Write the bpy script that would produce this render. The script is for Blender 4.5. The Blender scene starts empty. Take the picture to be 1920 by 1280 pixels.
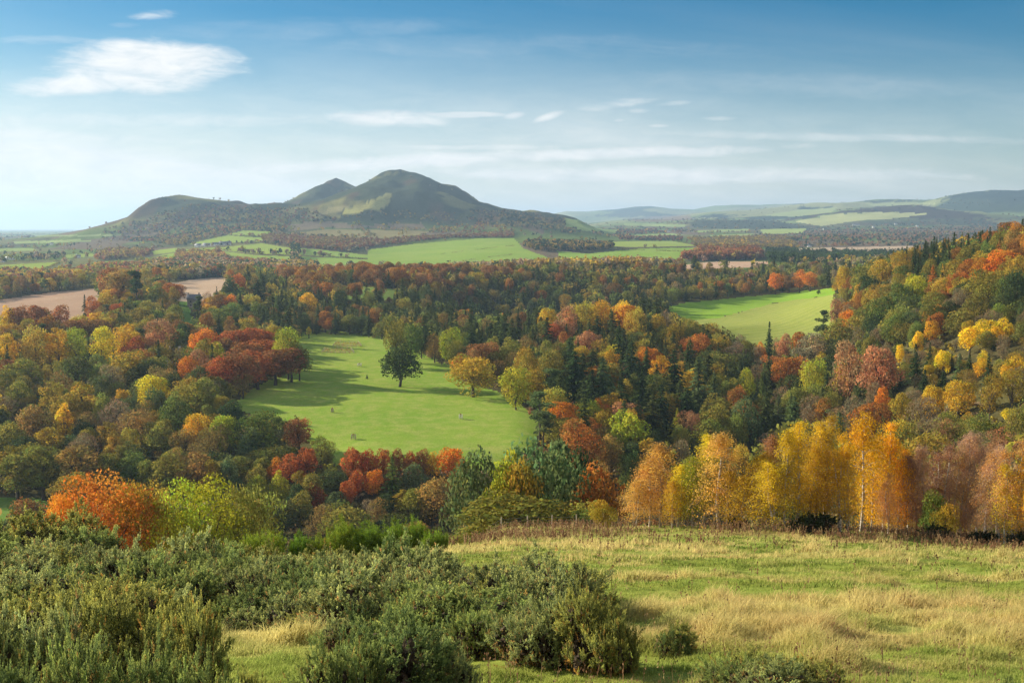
import bpy, math, random
import numpy as np
from mathutils import Vector
rng = np.random.default_rng(7)
random.seed(7)
col = bpy.context.scene.collection
F = 1900.0                      # focal length in photograph pixels (1920 wide)
PITCH = math.radians(6.45)
cp, sp = math.cos(PITCH), math.sin(PITCH)
SUN_EL = math.radians(19); SUN_DIR = np.array([-0.88, 0.475])   # horizontal direction towards the sun

# ------------------------------------------------------------------ camera maths (camera at the origin, looking along +Y)
def slope(row):
    v = np.asarray(row, float) - 640
    return (-v * cp - F * sp) / (F * cp - v * sp)
def u_of(px, row):
    v = np.asarray(row, float) - 640
    return (np.asarray(px, float) - 960) / (F * cp - v * sp)
def project(x, y, z):
    yc = y * cp - z * sp; zc = y * sp + z * cp
    return 960 + F * x / yc, 640 - F * zc / yc

# ------------------------------------------------------------------ noise
def _h(ix, iy, seed):
    n = (ix.astype(np.int64) * 374761393 + iy.astype(np.int64) * 668265263 + seed * 982451653) & 0x7fffffff
    n = ((n ^ (n >> 13)) * 1274126177) & 0x7fffffff
    return ((n ^ (n >> 16)) & 0xffff) / 65535.0
def vnoise(x, y, seed=0):
    x = np.asarray(x, float); y = np.asarray(y, float)
    xi = np.floor(x); yi = np.floor(y); fx = x - xi; fy = y - yi
    fx = fx * fx * (3 - 2 * fx); fy = fy * fy * (3 - 2 * fy)
    a = _h(xi, yi, seed); b = _h(xi + 1, yi, seed); c = _h(xi, yi + 1, seed); d = _h(xi + 1, yi + 1, seed)
    return (a * (1 - fx) + b * fx) * (1 - fy) + (c * (1 - fx) + d * fx) * fy
def fbm(x, y, seed=0, o=4):
    s = 0; a = .5; t = 0
    for i in range(o):
        s = s + a * vnoise(x * 2 ** i + i * 17.3, y * 2 ** i - i * 9.1, seed + i); t += a; a *= .5
    return s / t - .5
def sstep(a, b, x):
    t = np.clip((x - a) / (b - a), 0, 1); return t * t * (3 - 2 * t)

# ------------------------------------------------------------------ terrain: profile tables per viewing azimuth, (distance, z) or (distance, 'r', row)
NEAR = [(3, -2.75), (8, -4.5), (15, -7.0)]
T = {
 -300: [(30, -11.6), (60, -20), (100, -44), (200, -80), (250, -91), (340, -92), (380, -90), (450, -80), (520, -74), (650, -72), (800, -69), (1110, -69), (1300, -70), (1700, -67), (2500, -64), (4000, -62), (8000, -58), (16000, 'r', 433), (26000, 'r', 431)],
 0: [(30, -11.6), (60, 'r', 1040), (100, -44), (200, -80), (250, -91), (340, -92), (380, -90), (450, -80), (520, -74), (650, -72), (800, -69), (1110, -69), (1300, -70), (1700, -67), (2500, -64), (4000, -62), (8000, -58), (16000, 'r', 433), (26000, 'r', 431)],
 240: [(30, -11.6), (62, 'r', 1042), (100, -43), (200, -80), (250, -91), (330, -91), (400, -83), (480, -75), (560, -74), (700, -70), (900, -62), (1100, -61), (1400, -66), (1700, 'r', 500), (2200, 'r', 480), (2600, 'r', 466), (3100, 'r', 452), (3700, 'r', 440), (4400, 'r', 430), (6000, -45), (16000, 'r', 433), (26000, 'r', 431)],
 480: [(30, -11.6), (60, 'r', 1048), (100, -43), (180, -80), (230, -91), (300, -91), (345, -84), (390, -76), (560, -74.5), (700, -75), (800, -69), (900, -63), (1000, -60), (1400, -66), (1700, 'r', 500), (2200, 'r', 470), (2700, 'r', 446), (3300, 'r', 420), (3900, 'r', 402), (6000, -40), (16000, 'r', 430), (26000, 'r', 430)],
 720: [(30, -11.4), (60, 'r', 1040), (100, -42), (180, -78), (230, -91), (285, -91), (335, -76.5), (500, -75), (700, -75), (760, -74), (830, -66), (900, -58), (960, -55), (1050, -55), (1200, -64), (1450, -68), (1700, 'r', 503), (2100, 'r', 480), (2600, 'r', 450), (2900, 'r', 440), (3300, 'r', 424), (3700, 'r', 406), (6000, -30), (16000, 'r', 430), (26000, 'r', 430)],
 960: [(22, 'r', 1176), (32, 'r', 1102), (50, 'r', 1042), (75, 'r', 1003), (95, 'r', 990), (130, -47), (180, -76), (230, -91), (290, -91), (325, -80), (360, -76), (500, -75), (680, -75), (760, -80), (830, -92), (900, -92), (960, -80), (1050, -62), (1150, -53), (1400, -60), (1700, 'r', 504), (2100, 'r', 470), (2600, 'r', 448), (3000, 'r', 440), (3400, 'r', 428), (3800, 'r', 412), (4300, 'r', 402), (6000, -40), (16000, 'r', 428), (26000, 'r', 430)],
 1200: [(22, 'r', 1172), (32, 'r', 1102), (50, 'r', 1040), (75, 'r', 1000), (92, 'r', 988), (130, -50), (200, -82), (260, -92), (340, -90), (450, -84), (560, -77), (650, -70), (750, -74), (880, -86), (1000, -76), (1150, -61), (1300, -53), (1500, -60), (1700, 'r', 500), (2100, 'r', 474), (2600, 'r', 456), (3000, 'r', 453), (4000, 'r', 442), (5500, 'r', 428), (7500, 'r', 414), (9000, 'r', 412), (26000, 'r', 425)],
 1440: [(22, 'r', 1172), (32, 'r', 1102), (50, 'r', 1040), (72, 'r', 1003), (90, 'r', 990), (130, -50), (200, -80), (260, -91), (330, -92), (420, -88), (560, -84), (700, -81), (1120, -72), (1500, -55), (1600, -54), (1800, -60), (2500, -58), (3500, 'r', 449), (5000, 'r', 434), (6500, 'r', 420), (7500, 'r', 412), (26000, 'r', 420)],
 1560: [(22, 'r', 1172), (32, 'r', 1102), (50, 'r', 1042), (72, 'r', 1008), (88, 'r', 997), (130, -50), (200, -76), (300, -83), (450, -84), (600, -79), (750, -73), (900, -62), (1000, -62), (1200, -66), (1500, -58), (1800, -60), (2500, -58), (3500, 'r', 449), (5000, 'r', 434), (6500, 'r', 418), (7500, 'r', 410), (26000, 'r', 420)],
 1680: [(22, 'r', 1172), (32, 'r', 1104), (50, 'r', 1044), (70, 'r', 1015), (84, 'r', 1004), (130, -48), (200, -72), (280, -79), (350, -77), (450, -66), (550, -52), (650, -39), (730, -31), (800, -31), (900, -36), (1200, -58), (1800, -60), (2500, -58), (3500, 'r', 448), (5000, 'r', 432), (6500, 'r', 414), (7500, 'r', 406), (26000, 'r', 420)],
 1920: [(22, 'r', 1172), (32, 'r', 1106), (50, 'r', 1052), (68, 'r', 1030), (80, 'r', 1022), (120, -42), (180, -60), (240, -67), (300, -63), (380, -50), (460, -35), (550, -22), (640, -14), (740, -13), (900, -30), (1500, -60), (2500, -58), (3500, 'r', 446), (5000, 'r', 430), (6500, 'r', 412), (7500, 'r', 404), (26000, 'r', 420)],
 2300: [(22, 'r', 1172), (32, 'r', 1106), (50, 'r', 1056), (68, 'r', 1040), (80, 'r', 1030), (120, -42), (180, -58), (240, -60), (300, -52), (380, -34), (460, -18), (550, -5), (640, 3), (740, 4), (900, -20), (1500, -60), (2500, -58), (5000, 'r', 430), (7500, 'r', 404), (26000, 'r', 420)],
}
LY = np.linspace(math.log(3), math.log(26000), 700)
def pchip(xs, ys, xq):
    xs = np.array(xs, float); ys = np.array(ys, float); h = np.diff(xs); d = np.diff(ys) / h
    m = np.zeros(len(xs)); m[0] = d[0]; m[-1] = d[-1]
    for i in range(1, len(xs) - 1):
        if d[i - 1] * d[i] > 0:
            w1 = 2 * h[i] + h[i - 1]; w2 = h[i] + 2 * h[i - 1]; m[i] = (w1 + w2) / (w1 / d[i - 1] + w2 / d[i])
    k = np.clip(np.searchsorted(xs, xq) - 1, 0, len(xs) - 2); t = (xq - xs[k]) / h[k]
    return ((2 * t**3 - 3 * t**2 + 1) * ys[k] + (t**3 - 2 * t**2 + t) * h[k] * m[k] + (-2 * t**3 + 3 * t**2) * ys[k + 1] + (t**3 - t**2) * h[k] * m[k + 1])
cols_u, rows_z = [], []
for px in sorted(T):
    pts = NEAR + T[px]
    xs = [math.log(p[0]) for p in pts]
    ys = [(float(slope(p[2])) * p[0] if len(p) == 3 else p[1]) for p in pts]
    cols_u.append((px - 960) / F); rows_z.append(pchip(xs, ys, LY))
cols_u = np.array(cols_u); rows_z = np.array(rows_z)
UG = np.linspace(cols_u[0], cols_u[-1], 360)
TAB = np.zeros((360, 700))
for j in range(700): TAB[:, j] = pchip(cols_u, rows_z[:, j], UG)
ker = np.exp(-np.linspace(-2, 2, 11) ** 2); ker /= ker.sum()
tp = np.pad(TAB, ((5, 5), (0, 0)), 'edge')
TAB = sum(k * tp[i:i + 360] for i, k in enumerate(ker))
HILLS = [  # (distance of the crest, front width, back width, [(px, row) ...])
 (4000, 900, 900, [(100, 441), (150, 436), (200, 430), (230, 424), (262, 413), (300, 399), (325, 386), (337, 371), (346, 366), (360, 369), (380, 373), (430, 377), (448, 384), (470, 383), (490, 386), (520, 384), (560, 388), (620, 400), (700, 424), (800, 450)]),
 (4800, 900, 900, [(440, 430), (500, 396), (545, 381), (580, 362), (607, 346), (623, 335), (635, 331), (648, 336), (672, 351), (700, 362), (760, 388), (850, 430)]),
 (4250, 1050, 900, [(500, 410), (560, 391), (600, 381), (640, 367), (680, 351), (700, 340), (720, 327), (738, 320), (755, 319), (790, 326), (808, 331), (830, 346), (855, 352), (870, 361), (900, 377), (925, 385), (950, 391), (1000, 398), (1040, 404), (1075, 412), (1105, 425), (1140, 446)]),
 (3800, 520, 500, [(560, 420), (610, 404), (650, 391), (690, 377), (715, 364), (730, 358), (740, 358), (760, 372), (800, 395), (830, 420)]),
 (3500, 500, 500, [(830, 440), (880, 415), (940, 404), (985, 408), (1040, 414), (1085, 424), (1130, 445)]),
 (14000, 2500, 3000, [(960, 430), (1030, 403), (1060, 396), (1100, 397), (1150, 393), (1190, 387), (1215, 386), (1250, 391), (1300, 393), (1340, 385), (1380, 384), (1420, 385), (1470, 381), (1500, 379), (1550, 384), (1700, 392), (1920, 400), (2300, 400)]),
 (9500, 2400, 3000, [(1180, 425), (1250, 410), (1300, 401), (1400, 394), (1470, 387), (1520, 379), (1560, 380), (1600, 377), (1640, 372), (1660, 373), (1720, 375), (1760, 373), (1800, 376), (1920, 380), (2300, 385)]),
 (8200, 1600, 2000, [(1660, 415), (1710, 391), (1755, 373), (1800, 362), (1850, 357), (1880, 357), (1895, 358), (1920, 355), (2000, 350), (2300, 360)]),
 (6800, 900, 1200, [(1400, 425), (1450, 415), (1500, 406), (1560, 397), (1640, 389), (1690, 384), (1740, 388), (1800, 397), (1870, 408), (1950, 420)]),
 (6400, 700, 900, [(1180, 430), (1230, 420), (1290, 412), (1350, 411), (1420, 414), (1480, 422), (1530, 432)]),
]
HP = []
for yc, wf, wb, prof in HILLS:
    HP.append((yc, wf, wb, np.array([(p - 960) / F * yc for p, r in prof]), np.array([float(slope(r)) * yc for p, r in prof])))
def Hh(x, y, noise=True):
    x = np.asarray(x, float); y = np.asarray(y, float)
    yy = np.maximum(y, 3.0)
    u = np.clip(x / np.maximum(y, 8.0), UG[0], UG[-1] - 1e-9)
    a = (u - UG[0]) / (UG[1] - UG[0]); b = np.clip((np.log(yy) - LY[0]) / (LY[1] - LY[0]), 0, 698.999)
    ia = np.clip(a.astype(int), 0, 358); ib = b.astype(int); fa = a - ia; fb = b - ib
    z = (TAB[ia, ib] * (1 - fa) + TAB[ia + 1, ib] * fa) * (1 - fb) + (TAB[ia, ib + 1] * (1 - fa) + TAB[ia + 1, ib + 1] * fa) * fb
    z = z + np.where(y < 3, (3 - y) * .35, 0)
    base = z
    hb = np.full(z.shape, -1e9)
    for k, (yc, wf, wb, px_, pz_) in enumerate(HP):
        m = (y > yc - wf * 1.3) & (y < yc + wb * 1.3)
        if not m.any(): continue
        wob = fbm(x / (wf * .5), y * 0 + 3.1, 40 + k, 3) * wf * .5
        c = np.interp(x, px_, pz_, left=-600, right=-600)
        t = np.where(y < yc, (yc - y) / (wf + wob), (y - yc) / wb)
        t = np.clip(t, 0, 1)
        g = (1 - t) ** 1.25 * (1 + .9 * t)
        amp = fbm(x / (wf * .22), y / (wf * .22), 60 + k, 4) * (c + 90) * .30 * sstep(0.02, .3, t)
        hz = base + (c - base) * g + amp * g
        hz = np.where((c > base - 20), hz, -1e9)
        hb = np.where(m, np.maximum(hb, hz), hb)
    kk = 8.0
    d = np.clip((hb - z) / kk, -30, 30)
    z = z + kk * np.log1p(np.exp(d))
    z = z - kk * np.log(2) * np.exp(-d * d / 8) * (hb > -1e8)
    if noise:
        z = z + fbm(x / 1.6, y / 1.2, 5, 4) * .34 * sstep(3, 8, y) * (1 - sstep(60, 120, y)) \
              + fbm(x / 14, y / 14, 8, 3) * .8 * sstep(20, 60, y) * (1 - sstep(240, 330, y)) \
              + fbm(x / 60, y / 60, 11, 3) * 3.0 * sstep(120, 330, y) * (1 - .6 * sstep(300, 400, y) * (1 - sstep(690, 720, y))) \
              + fbm(x / 420, y / 420, 13, 4) * (9 + 13 * sstep(5500, 7500, y)) * sstep(1800, 3400, y) + fbm(x / 110, y / 260, 19, 5) * 30 * sstep(2600, 3400, y) * (1 - sstep(5500, 6500, y)) * sstep(-40, 60, z)
    return z
def h1(x, y): return float(Hh(np.array([x]), np.array([y]))[0])
def ground_at(px, row, ymin=6.0, ymax=25000.0):
    Y = np.exp(np.linspace(math.log(ymin), math.log(ymax), 2600))
    s = float(slope(row)); u = float(u_of(px, row))
    d = Hh(u * Y, Y) - s * Y
    k = np.argmax(d > 0)
    if d[k] <= 0: return None
    if k > 0:
        t = -d[k - 1] / (d[k] - d[k - 1]); y = Y[k - 1] + t * (Y[k] - Y[k - 1])
    else: y = Y[0]
    return u * y, y, float(Hh(np.array([u * y]), np.array([y]))[0])

def inpoly(px, py, poly):
    inside = np.zeros(np.shape(px), bool); n = len(poly); j = n - 1
    for i in range(n):
        xi, yi = poly[i]; xj, yj = poly[j]
        if yi != yj:
            c = ((yi > py) != (yj > py)) & (px < (xj - xi) * (py - yi) / (yj - yi) + xi)
            inside ^= c
        j = i
    return inside

# ------------------------------------------------------------------ materials
def newmat(name):
    m = bpy.data.materials.new(name); m.use_nodes = True
    nt = m.node_tree; nt.nodes.clear()
    return m, nt, nt.nodes, nt.links
def N(nodes, t, **kw):
    n = nodes.new(t)
    for k, v in kw.items(): setattr(n, k, v)
    return n
def mixc(nt, a, b, fac, mode='MIX'):
    n = nt.nodes.new('ShaderNodeMix'); n.data_type = 'RGBA'; n.blend_type = mode
    for sock, v in ((n.inputs[0], fac), (n.inputs[6], a), (n.inputs[7], b)):
        if hasattr(v, 'links'): nt.links.new(v, sock)
        else: sock.default_value = v if not isinstance(v, tuple) else (*v, 1)
    return n.outputs[2]
def noise_out(nt, scale, detail=4, rough=.55, coord='Object', sc=(1, 1, 1)):
    tc = nt.nodes.new('ShaderNodeTexCoord'); mp = nt.nodes.new('ShaderNodeMapping'); mp.inputs['Scale'].default_value = sc
    n = nt.nodes.new('ShaderNodeTexNoise'); n.inputs['Scale'].default_value = scale; n.inputs['Detail'].default_value = detail; n.inputs['Roughness'].default_value = rough
    nt.links.new(tc.outputs[coord], mp.inputs[0]); nt.links.new(mp.outputs[0], n.inputs['Vector'])
    return n.outputs['Fac']
def ramp(nt, fac, lo, hi, a=0., b=1.):
    n = nt.nodes.new('ShaderNodeMapRange'); n.inputs[1].default_value = lo; n.inputs[2].default_value = hi
    n.inputs[3].default_value = a; n.inputs[4].default_value = b; nt.links.new(fac, n.inputs[0]); return n.outputs[0]
def leafmat(name, src, transl=.42, gloss=.0):
    m, nt, nd, lk = newmat(name)
    if src == 'OBJ': c = nd.new('ShaderNodeObjectInfo').outputs['Color']
    else:
        a = nd.new('ShaderNodeAttribute'); a.attribute_name = 'tint'; c = a.outputs['Color']
    if src == 'OBJ':
        a = nd.new('ShaderNodeAttribute'); a.attribute_name = 'tint'
        c = mixc(nt, c, a.outputs['Color'], 1.0, 'MULTIPLY')
    nz = noise_out(nt, .35, 2)
    hs = nd.new('ShaderNodeHueSaturation'); hs.inputs['Saturation'].default_value = 1.0
    lk.new(ramp(nt, nz, .3, .7, .485, .515), hs.inputs['Hue']); lk.new(c, hs.inputs['Color'])
    c = hs.outputs[0]
    df = nd.new('ShaderNodeBsdfDiffuse'); tr = nd.new('ShaderNodeBsdfTranslucent')
    lk.new(c, df.inputs[0]); lk.new(c, tr.inputs[0])
    m1 = nd.new('ShaderNodeMixShader'); m1.inputs[0].default_value = transl; lk.new(df.outputs[0], m1.inputs[1]); lk.new(tr.outputs[0], m1.inputs[2])
    o = nd.new('ShaderNodeOutputMaterial'); lk.new(m1.outputs[0], o.inputs[0])
    return m
def plainmat(name, c1, c2, scale=3., rough=.9, bump=.0, sc=(1, 1, 1)):
    m, nt, nd, lk = newmat(name)
    nz = noise_out(nt, scale, 5, sc=sc)
    c = mixc(nt, c1, c2, ramp(nt, nz, .35, .65))
    b = nd.new('ShaderNodeBsdfPrincipled'); lk.new(c, b.inputs['Base Color']); b.inputs['Roughness'].default_value = rough
    b.inputs['Specular IOR Level'].default_value = .2
    if bump:
        bp = nd.new('ShaderNodeBump'); bp.inputs['Strength'].default_value = 1; bp.inputs['Distance'].default_value = bump
        lk.new(nz, bp.inputs['Height']); lk.new(bp.outputs[0], b.inputs['Normal'])
    o = nd.new('ShaderNodeOutputMaterial'); lk.new(b.outputs[0], o.inputs[0]); return m
M = {
 'leaf': leafmat('leaf_foliage', 'OBJ'),
 'leafv': leafmat('mixed_foliage', 'ATT'),
 'needle': leafmat('gorse_needles', 'OBJ', .38),
 'grass': leafmat('grass_blades', 'ATT', .5),
 'bark': plainmat('bark', (.10, .075, .055), (.05, .04, .03), 2.5, .95, .03, (1, 1, .3)),
 'birchbark': plainmat('birch_bark', (.58, .53, .44), (.16, .12, .10), 3.0, .8, .0, (1, 1, 2.5)),
 'deadwood': plainmat('gorse_wood', (.09, .06, .035), (.035, .028, .018), 6, .95, .02),
 'timber': plainmat('weathered_timber', (.46, .40, .30), (.28, .24, .18), 5, .9, .01, (1, 1, .2)),
 'wire': plainmat('galvanised_wire', (.25, .25, .25), (.15, .15, .15), 5, .5),
 'render': plainmat('white_render', (.74, .72, .67), (.62, .60, .56), .6, .9),
 'stone': plainmat('grey_stone', (.30, .27, .23), (.19, .17, .15), 1.2, .9),
 'slate': plainmat('slate_roof', (.17, .18, .21), (.10, .11, .13), 1.5, .6),
 'glass': plainmat('window_glass', (.03, .035, .04), (.05, .055, .06), 1, .1),
 'sapling': None,
}
def groundmat(name, c1=None, c2=None, c3=None, stripes=0., bump=.15, fine=1.0, attr=False):
    m, nt, nd, lk = newmat(name)
    n1 = noise_out(nt, .012 * fine, 5, .6); n2 = noise_out(nt, .16 * fine, 6, .65); n3 = noise_out(nt, 1.6 * fine, 4, .6)
    if attr:
        a = nd.new('ShaderNodeAttribute'); a.attribute_name = 'tint'; base = a.outputs['Color']
        base = mixc(nt, base, mixc(nt, base, (.72, .70, .62), 1.0, 'MULTIPLY'), ramp(nt, n2, .4, .62))
    else:
        base = mixc(nt, c1, c2, ramp(nt, n1, .40, .60)); base = mixc(nt, base, c3, ramp(nt, n2, .42, .68, 0, .75))
    base = mixc(nt, base, mixc(nt, base, (.62, .66, .6), 1.0, 'MULTIPLY'), ramp(nt, n3, .42, .66, 0, .75))
    if stripes:
        tc = nd.new('ShaderNodeTexCoord'); mp = nd.new('ShaderNodeMapping'); mp.inputs['Rotation'].default_value = (0, 0, stripes)
        w = nd.new('ShaderNodeTexWave'); w.inputs['Scale'].default_value = .03; w.inputs['Distortion'].default_value = 1.2; w.inputs['Detail'].default_value = 2
        lk.new(tc.outputs['Object'], mp.inputs[0]); lk.new(mp.outputs[0], w.inputs[0])
        base = mixc(nt, base, mixc(nt, base, (.8, .84, .8), 1.0, 'MULTIPLY'), ramp(nt, w.outputs['Fac'], .2, .8, 0, .55))
    b = nd.new('ShaderNodeBsdfDiffuse'); lk.new(base, b.inputs[0])
    bp = nd.new('ShaderNodeBump'); bp.inputs['Strength'].default_value = .8; bp.inputs['Distance'].default_value = bump
    lk.new(n3, bp.inputs['Height']); lk.new(bp.outputs[0], b.inputs['Normal'])
    o = nd.new('ShaderNodeOutputMaterial'); lk.new(b.outputs[0], o.inputs[0]); return m

# ------------------------------------------------------------------ mesh helpers
def mkmesh(name, V, Fq, tint=None, mats=(), midx=None, smooth=False):
    me = bpy.data.meshes.new(name); V = np.asarray(V, np.float32); Fq = np.asarray(Fq, np.int32); k = Fq.shape[1]
    me.vertices.add(len(V)); me.vertices.foreach_set('co', V.ravel())
    me.loops.add(Fq.size); me.loops.foreach_set('vertex_index', Fq.ravel())
    me.polygons.add(len(Fq)); me.polygons.foreach_set('loop_start', np.arange(0, Fq.size, k, dtype=np.int32))
    me.polygons.foreach_set('loop_total', np.full(len(Fq), k, np.int32))
    if midx is not None: me.polygons.foreach_set('material_index', np.asarray(midx, np.int32))
    if smooth: me.polygons.foreach_set('use_smooth', np.ones(len(Fq), bool))
    for m in mats: me.materials.append(m)
    if tint is not None:
        tint = np.asarray(tint, np.float32)
        if tint.ndim == 1: tint = np.repeat(tint[:, None], 3, 1)
        a = me.color_attributes.new('tint', 'FLOAT_COLOR', 'POINT')
        a.data.foreach_set('color', np.hstack([tint, np.ones((len(V), 1), np.float32)]).ravel())
    me.update(calc_edges=True)
    return me
def link(name, me, parent=None, loc=None, color=None):
    o = bpy.data.objects.new(name, me); col.objects.link(o)
    if parent: o.parent = parent
    if loc is not None: o.location = loc
    if color is not None: o.color = (*color, 1)
    return o
def setp(o, label=None, cat=None, group=None, kind=None):
    if label: o['label'] = label
    if cat: o['category'] = cat
    if group: o['group'] = group
    if kind: o['kind'] = kind
    return o
def rdir(n, r=rng):
    v = r.normal(size=(n, 3)); return v / np.linalg.norm(v, axis=1, keepdims=True)
def norm(v): return v / np.maximum(np.linalg.norm(v, axis=1, keepdims=True), 1e-9)
def diamonds(c, n, a, b, tang=None):
    """leaf clumps: one rhombus per centre c with normal n, half sizes a (along) and b (across)"""
    k = len(c)
    t = np.cross(n, rdir(k)) if tang is None else tang
    t = norm(t); s = norm(np.cross(n, t)); a = np.asarray(a).reshape(-1, 1) * np.ones((k, 1)); b = np.asarray(b).reshape(-1, 1) * np.ones((k, 1))
    V = np.stack([c - t * a, c + s * b + t * a * .15, c + t * a, c - s * b + t * a * .15], 1).reshape(-1, 3)
    return V, np.arange(4 * k).reshape(-1, 4)
def tube(P, R, k=6):
    P = np.asarray(P, float); n = len(P); V = []
    d = np.gradient(P, axis=0); d = norm(d)
    for i in range(n):
        ref = np.array([1., 0, 0]) if abs(d[i][0]) < .8 else np.array([0, 1., 0])
        a = np.cross(d[i], ref); a /= np.linalg.norm(a); b = np.cross(d[i], a)
        for j in range(k):
            t = 2 * math.pi * j / k; V.append(P[i] + R[i] * (math.cos(t) * a + math.sin(t) * b))
    Fq = [(i * k + j, i * k + (j + 1) % k, (i + 1) * k + (j + 1) % k, (i + 1) * k + j) for i in range(n - 1) for j in range(k)]
    return np.array(V), np.array(Fq)
def join(parts):
    Vs, Fs, off = [], [], 0
    for V, Fq in parts:
        Vs.append(V); Fs.append(Fq + off); off += len(V)
    return np.vstack(Vs), np.vstack(Fs)
def boxes(lst):
    out = []
    for (x0, y0, z0, x1, y1, z1) in lst:
        V = np.array([(x, y, z) for z in (z0, z1) for y in (y0, y1) for x in (x0, x1)], float)
        out.append((V, np.array([(0, 2, 3, 1), (4, 5, 7, 6), (0, 1, 5, 4), (2, 6, 7, 3), (0, 4, 6, 2), (1, 3, 7, 5)])))
    return join(out)

# ------------------------------------------------------------------ tree generators: return (crown V,F,tint), (trunk V,F); H metres tall, W wide
def broad(seed, H=20., W=15., nc=30, nl=3200, ls=.42, base=.22, lump=.22, twig=0., topw=1.0):
    r = np.random.default_rng(seed)
    d = rdir(nc, r); rad = r.uniform(.45, .88, nc)[:, None]
    cz = H * (base + (1 - base) / 2); a = W / 2; c = H * (1 - base) / 2
    C = d * rad * np.array([a, a, c]) * (1 - lump * .55)
    C[:, :2] += d[:1, :2] * a * .18 * (C[:, 2:3] / c); C *= r.uniform(.82, 1.12, (nc, 1))
    C[:, :2] *= (1 - .25 * np.clip(C[:, 2:3] / c, -1, 1) * topw)
    C[:, 2] += cz; cr = W * lump * r.uniform(.75, 1.3, nc)
    k = r.choice(nc, nl * 2, p=cr**2 / (cr**2).sum())
    dd = rdir(nl * 2, r); dd[:, 2] += .25; dd = norm(dd)
    rr = cr[k] * r.uniform(.62, 1.06, nl * 2)
    P = C[k] + dd * rr[:, None] * np.array([1, 1, .85])
    dist = np.linalg.norm(P[:, None, :] - C[None], axis=2) / cr[None]
    keep = (dist.min(1) > .55) | (r.random(nl * 2) < .12)
    P = P[keep][:nl]; dd = dd[keep][:nl]; k = k[keep][:nl]; n = len(P)
    nrm = norm(dd + .65 * r.normal(size=(n, 3)))
    sz = ls * r.uniform(.6, 1.3, n)
    V, Fq = diamonds(P, nrm, sz, sz * .62)
    cb = r.uniform(.66, 1.28, nc)[k] * r.uniform(.72, 1.28, n)
    hue = (r.uniform(-.5, .5, nc)[k] + r.uniform(-.4, .4, n))
    tint = np.stack([cb * (1 + .26 * hue), cb * (1 - .10 * hue), cb * (1 - .25 * hue)], 1)
    if twig > 0:
        m = int(n * twig); q = r.choice(n, m); tg = norm(dd[q] + np.array([0, 0, .5]) + .4 * r.normal(size=(m, 3)))
        Vt, Ft = diamonds(P[q], norm(np.cross(tg, rdir(m, r))), ls * 2.2, ls * .09, tg)
        tt = np.stack([np.full(m, .9), np.full(m, .8), np.full(m, .9)], 1) * r.uniform(.6, 1.1, m)[:, None]
        V, Fq = join([(V, Fq), (Vt, Ft)]); tint = np.vstack([tint, tt])
    tint = np.repeat(tint, 4, 0)
    tr = [tube([(0, 0, -.8), (0.03 * W * r.normal(), 0, H * .18), (.03 * W * r.normal(), .03 * W * r.normal(), H * .42), (0, 0, H * .75)], [H * .032, H * .022, H * .014, H * .004], 7)]
    for i in r.choice(nc, min(9, nc), replace=False):
        e = C[i]; z0 = H * r.uniform(.16, .4); tr.append(tube([(0, 0, z0), (e[0] * .45, e[1] * .45, z0 + (e[2] - z0) * .55), tuple(e)], [H * .012, H * .008, H * .002], 5))
    zs = H / np.percentile(V[:, 2], 99.7); ws = W / 2 / np.percentile(np.abs(V[:, 0]), 98.5); Vt, Ft = join(tr); Vt[:, 2] *= zs; V[:, 2] *= zs; V[:, :2] *= ws; Vt[:, :2] *= ws
    return (V, Fq, tint), (Vt, Ft)
def conifer(seed, H=24., W=8., nb=170, npb=11, ls=.5, base=.08, droop=.35, power=.85, ragged=.25):
    r = np.random.default_rng(seed); P, D, Nn = [], [], []
    z = base + (1 - base) * r.random(nb) ** 1.15 * .97
    z = np.sort(z); ang = np.cumsum(np.full(nb, 2.4)) + r.uniform(-.4, .4, nb)
    L = W / 2 * ((1 - z) / (1 - base)) ** power * (1 + ragged * r.normal(size=nb)); L = np.clip(L, .25, None)
    L *= sstep(0, .12, z - base + .04)
    t = (np.arange(npb) + .5) / npb
    tt = (t[None] ** .8 + r.uniform(-.04, .04, (nb, npb)))
    out = np.stack([np.cos(ang), np.sin(ang)], 1)
    X = out[:, None, :] * (tt * L[:, None])[..., None] + r.normal(size=(nb, npb, 2)) * .16 * L[:, None, None] * (.4 + t[None, :, None] * .6)
    Z = (z * H)[:, None] - droop * L[:, None] * tt ** 1.6 + r.normal(size=(nb, npb)) * .12
    P = np.concatenate([X, Z[..., None]], 2).reshape(-1, 3); n = len(P)
    tg = np.concatenate([out, np.full((nb, 1), -.45)], 1).repeat(npb, 0) + .35 * r.normal(size=(n, 3)); tg = norm(tg)
    up = norm(np.tile([0, 0, 1.], (n, 1)) + .5 * r.normal(size=(n, 3)) + .4 * tg)
    up = norm(np.cross(tg, np.cross(up, tg)))
    sz = ls * r.uniform(.7, 1.35, n) * np.clip(np.repeat(L, npb) / (W * .25), .55, 1.25)
    V, Fq = diamonds(P, up, sz * 1.25, sz * .5, tg)
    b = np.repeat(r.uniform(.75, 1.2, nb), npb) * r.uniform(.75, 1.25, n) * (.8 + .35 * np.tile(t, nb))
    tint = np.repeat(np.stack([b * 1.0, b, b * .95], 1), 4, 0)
    return (V, Fq, tint), tube([(0, 0, -.8), (0, 0, H * .5), (0, 0, H * .97)], [H * .017, H * .01, .04], 7)
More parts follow.
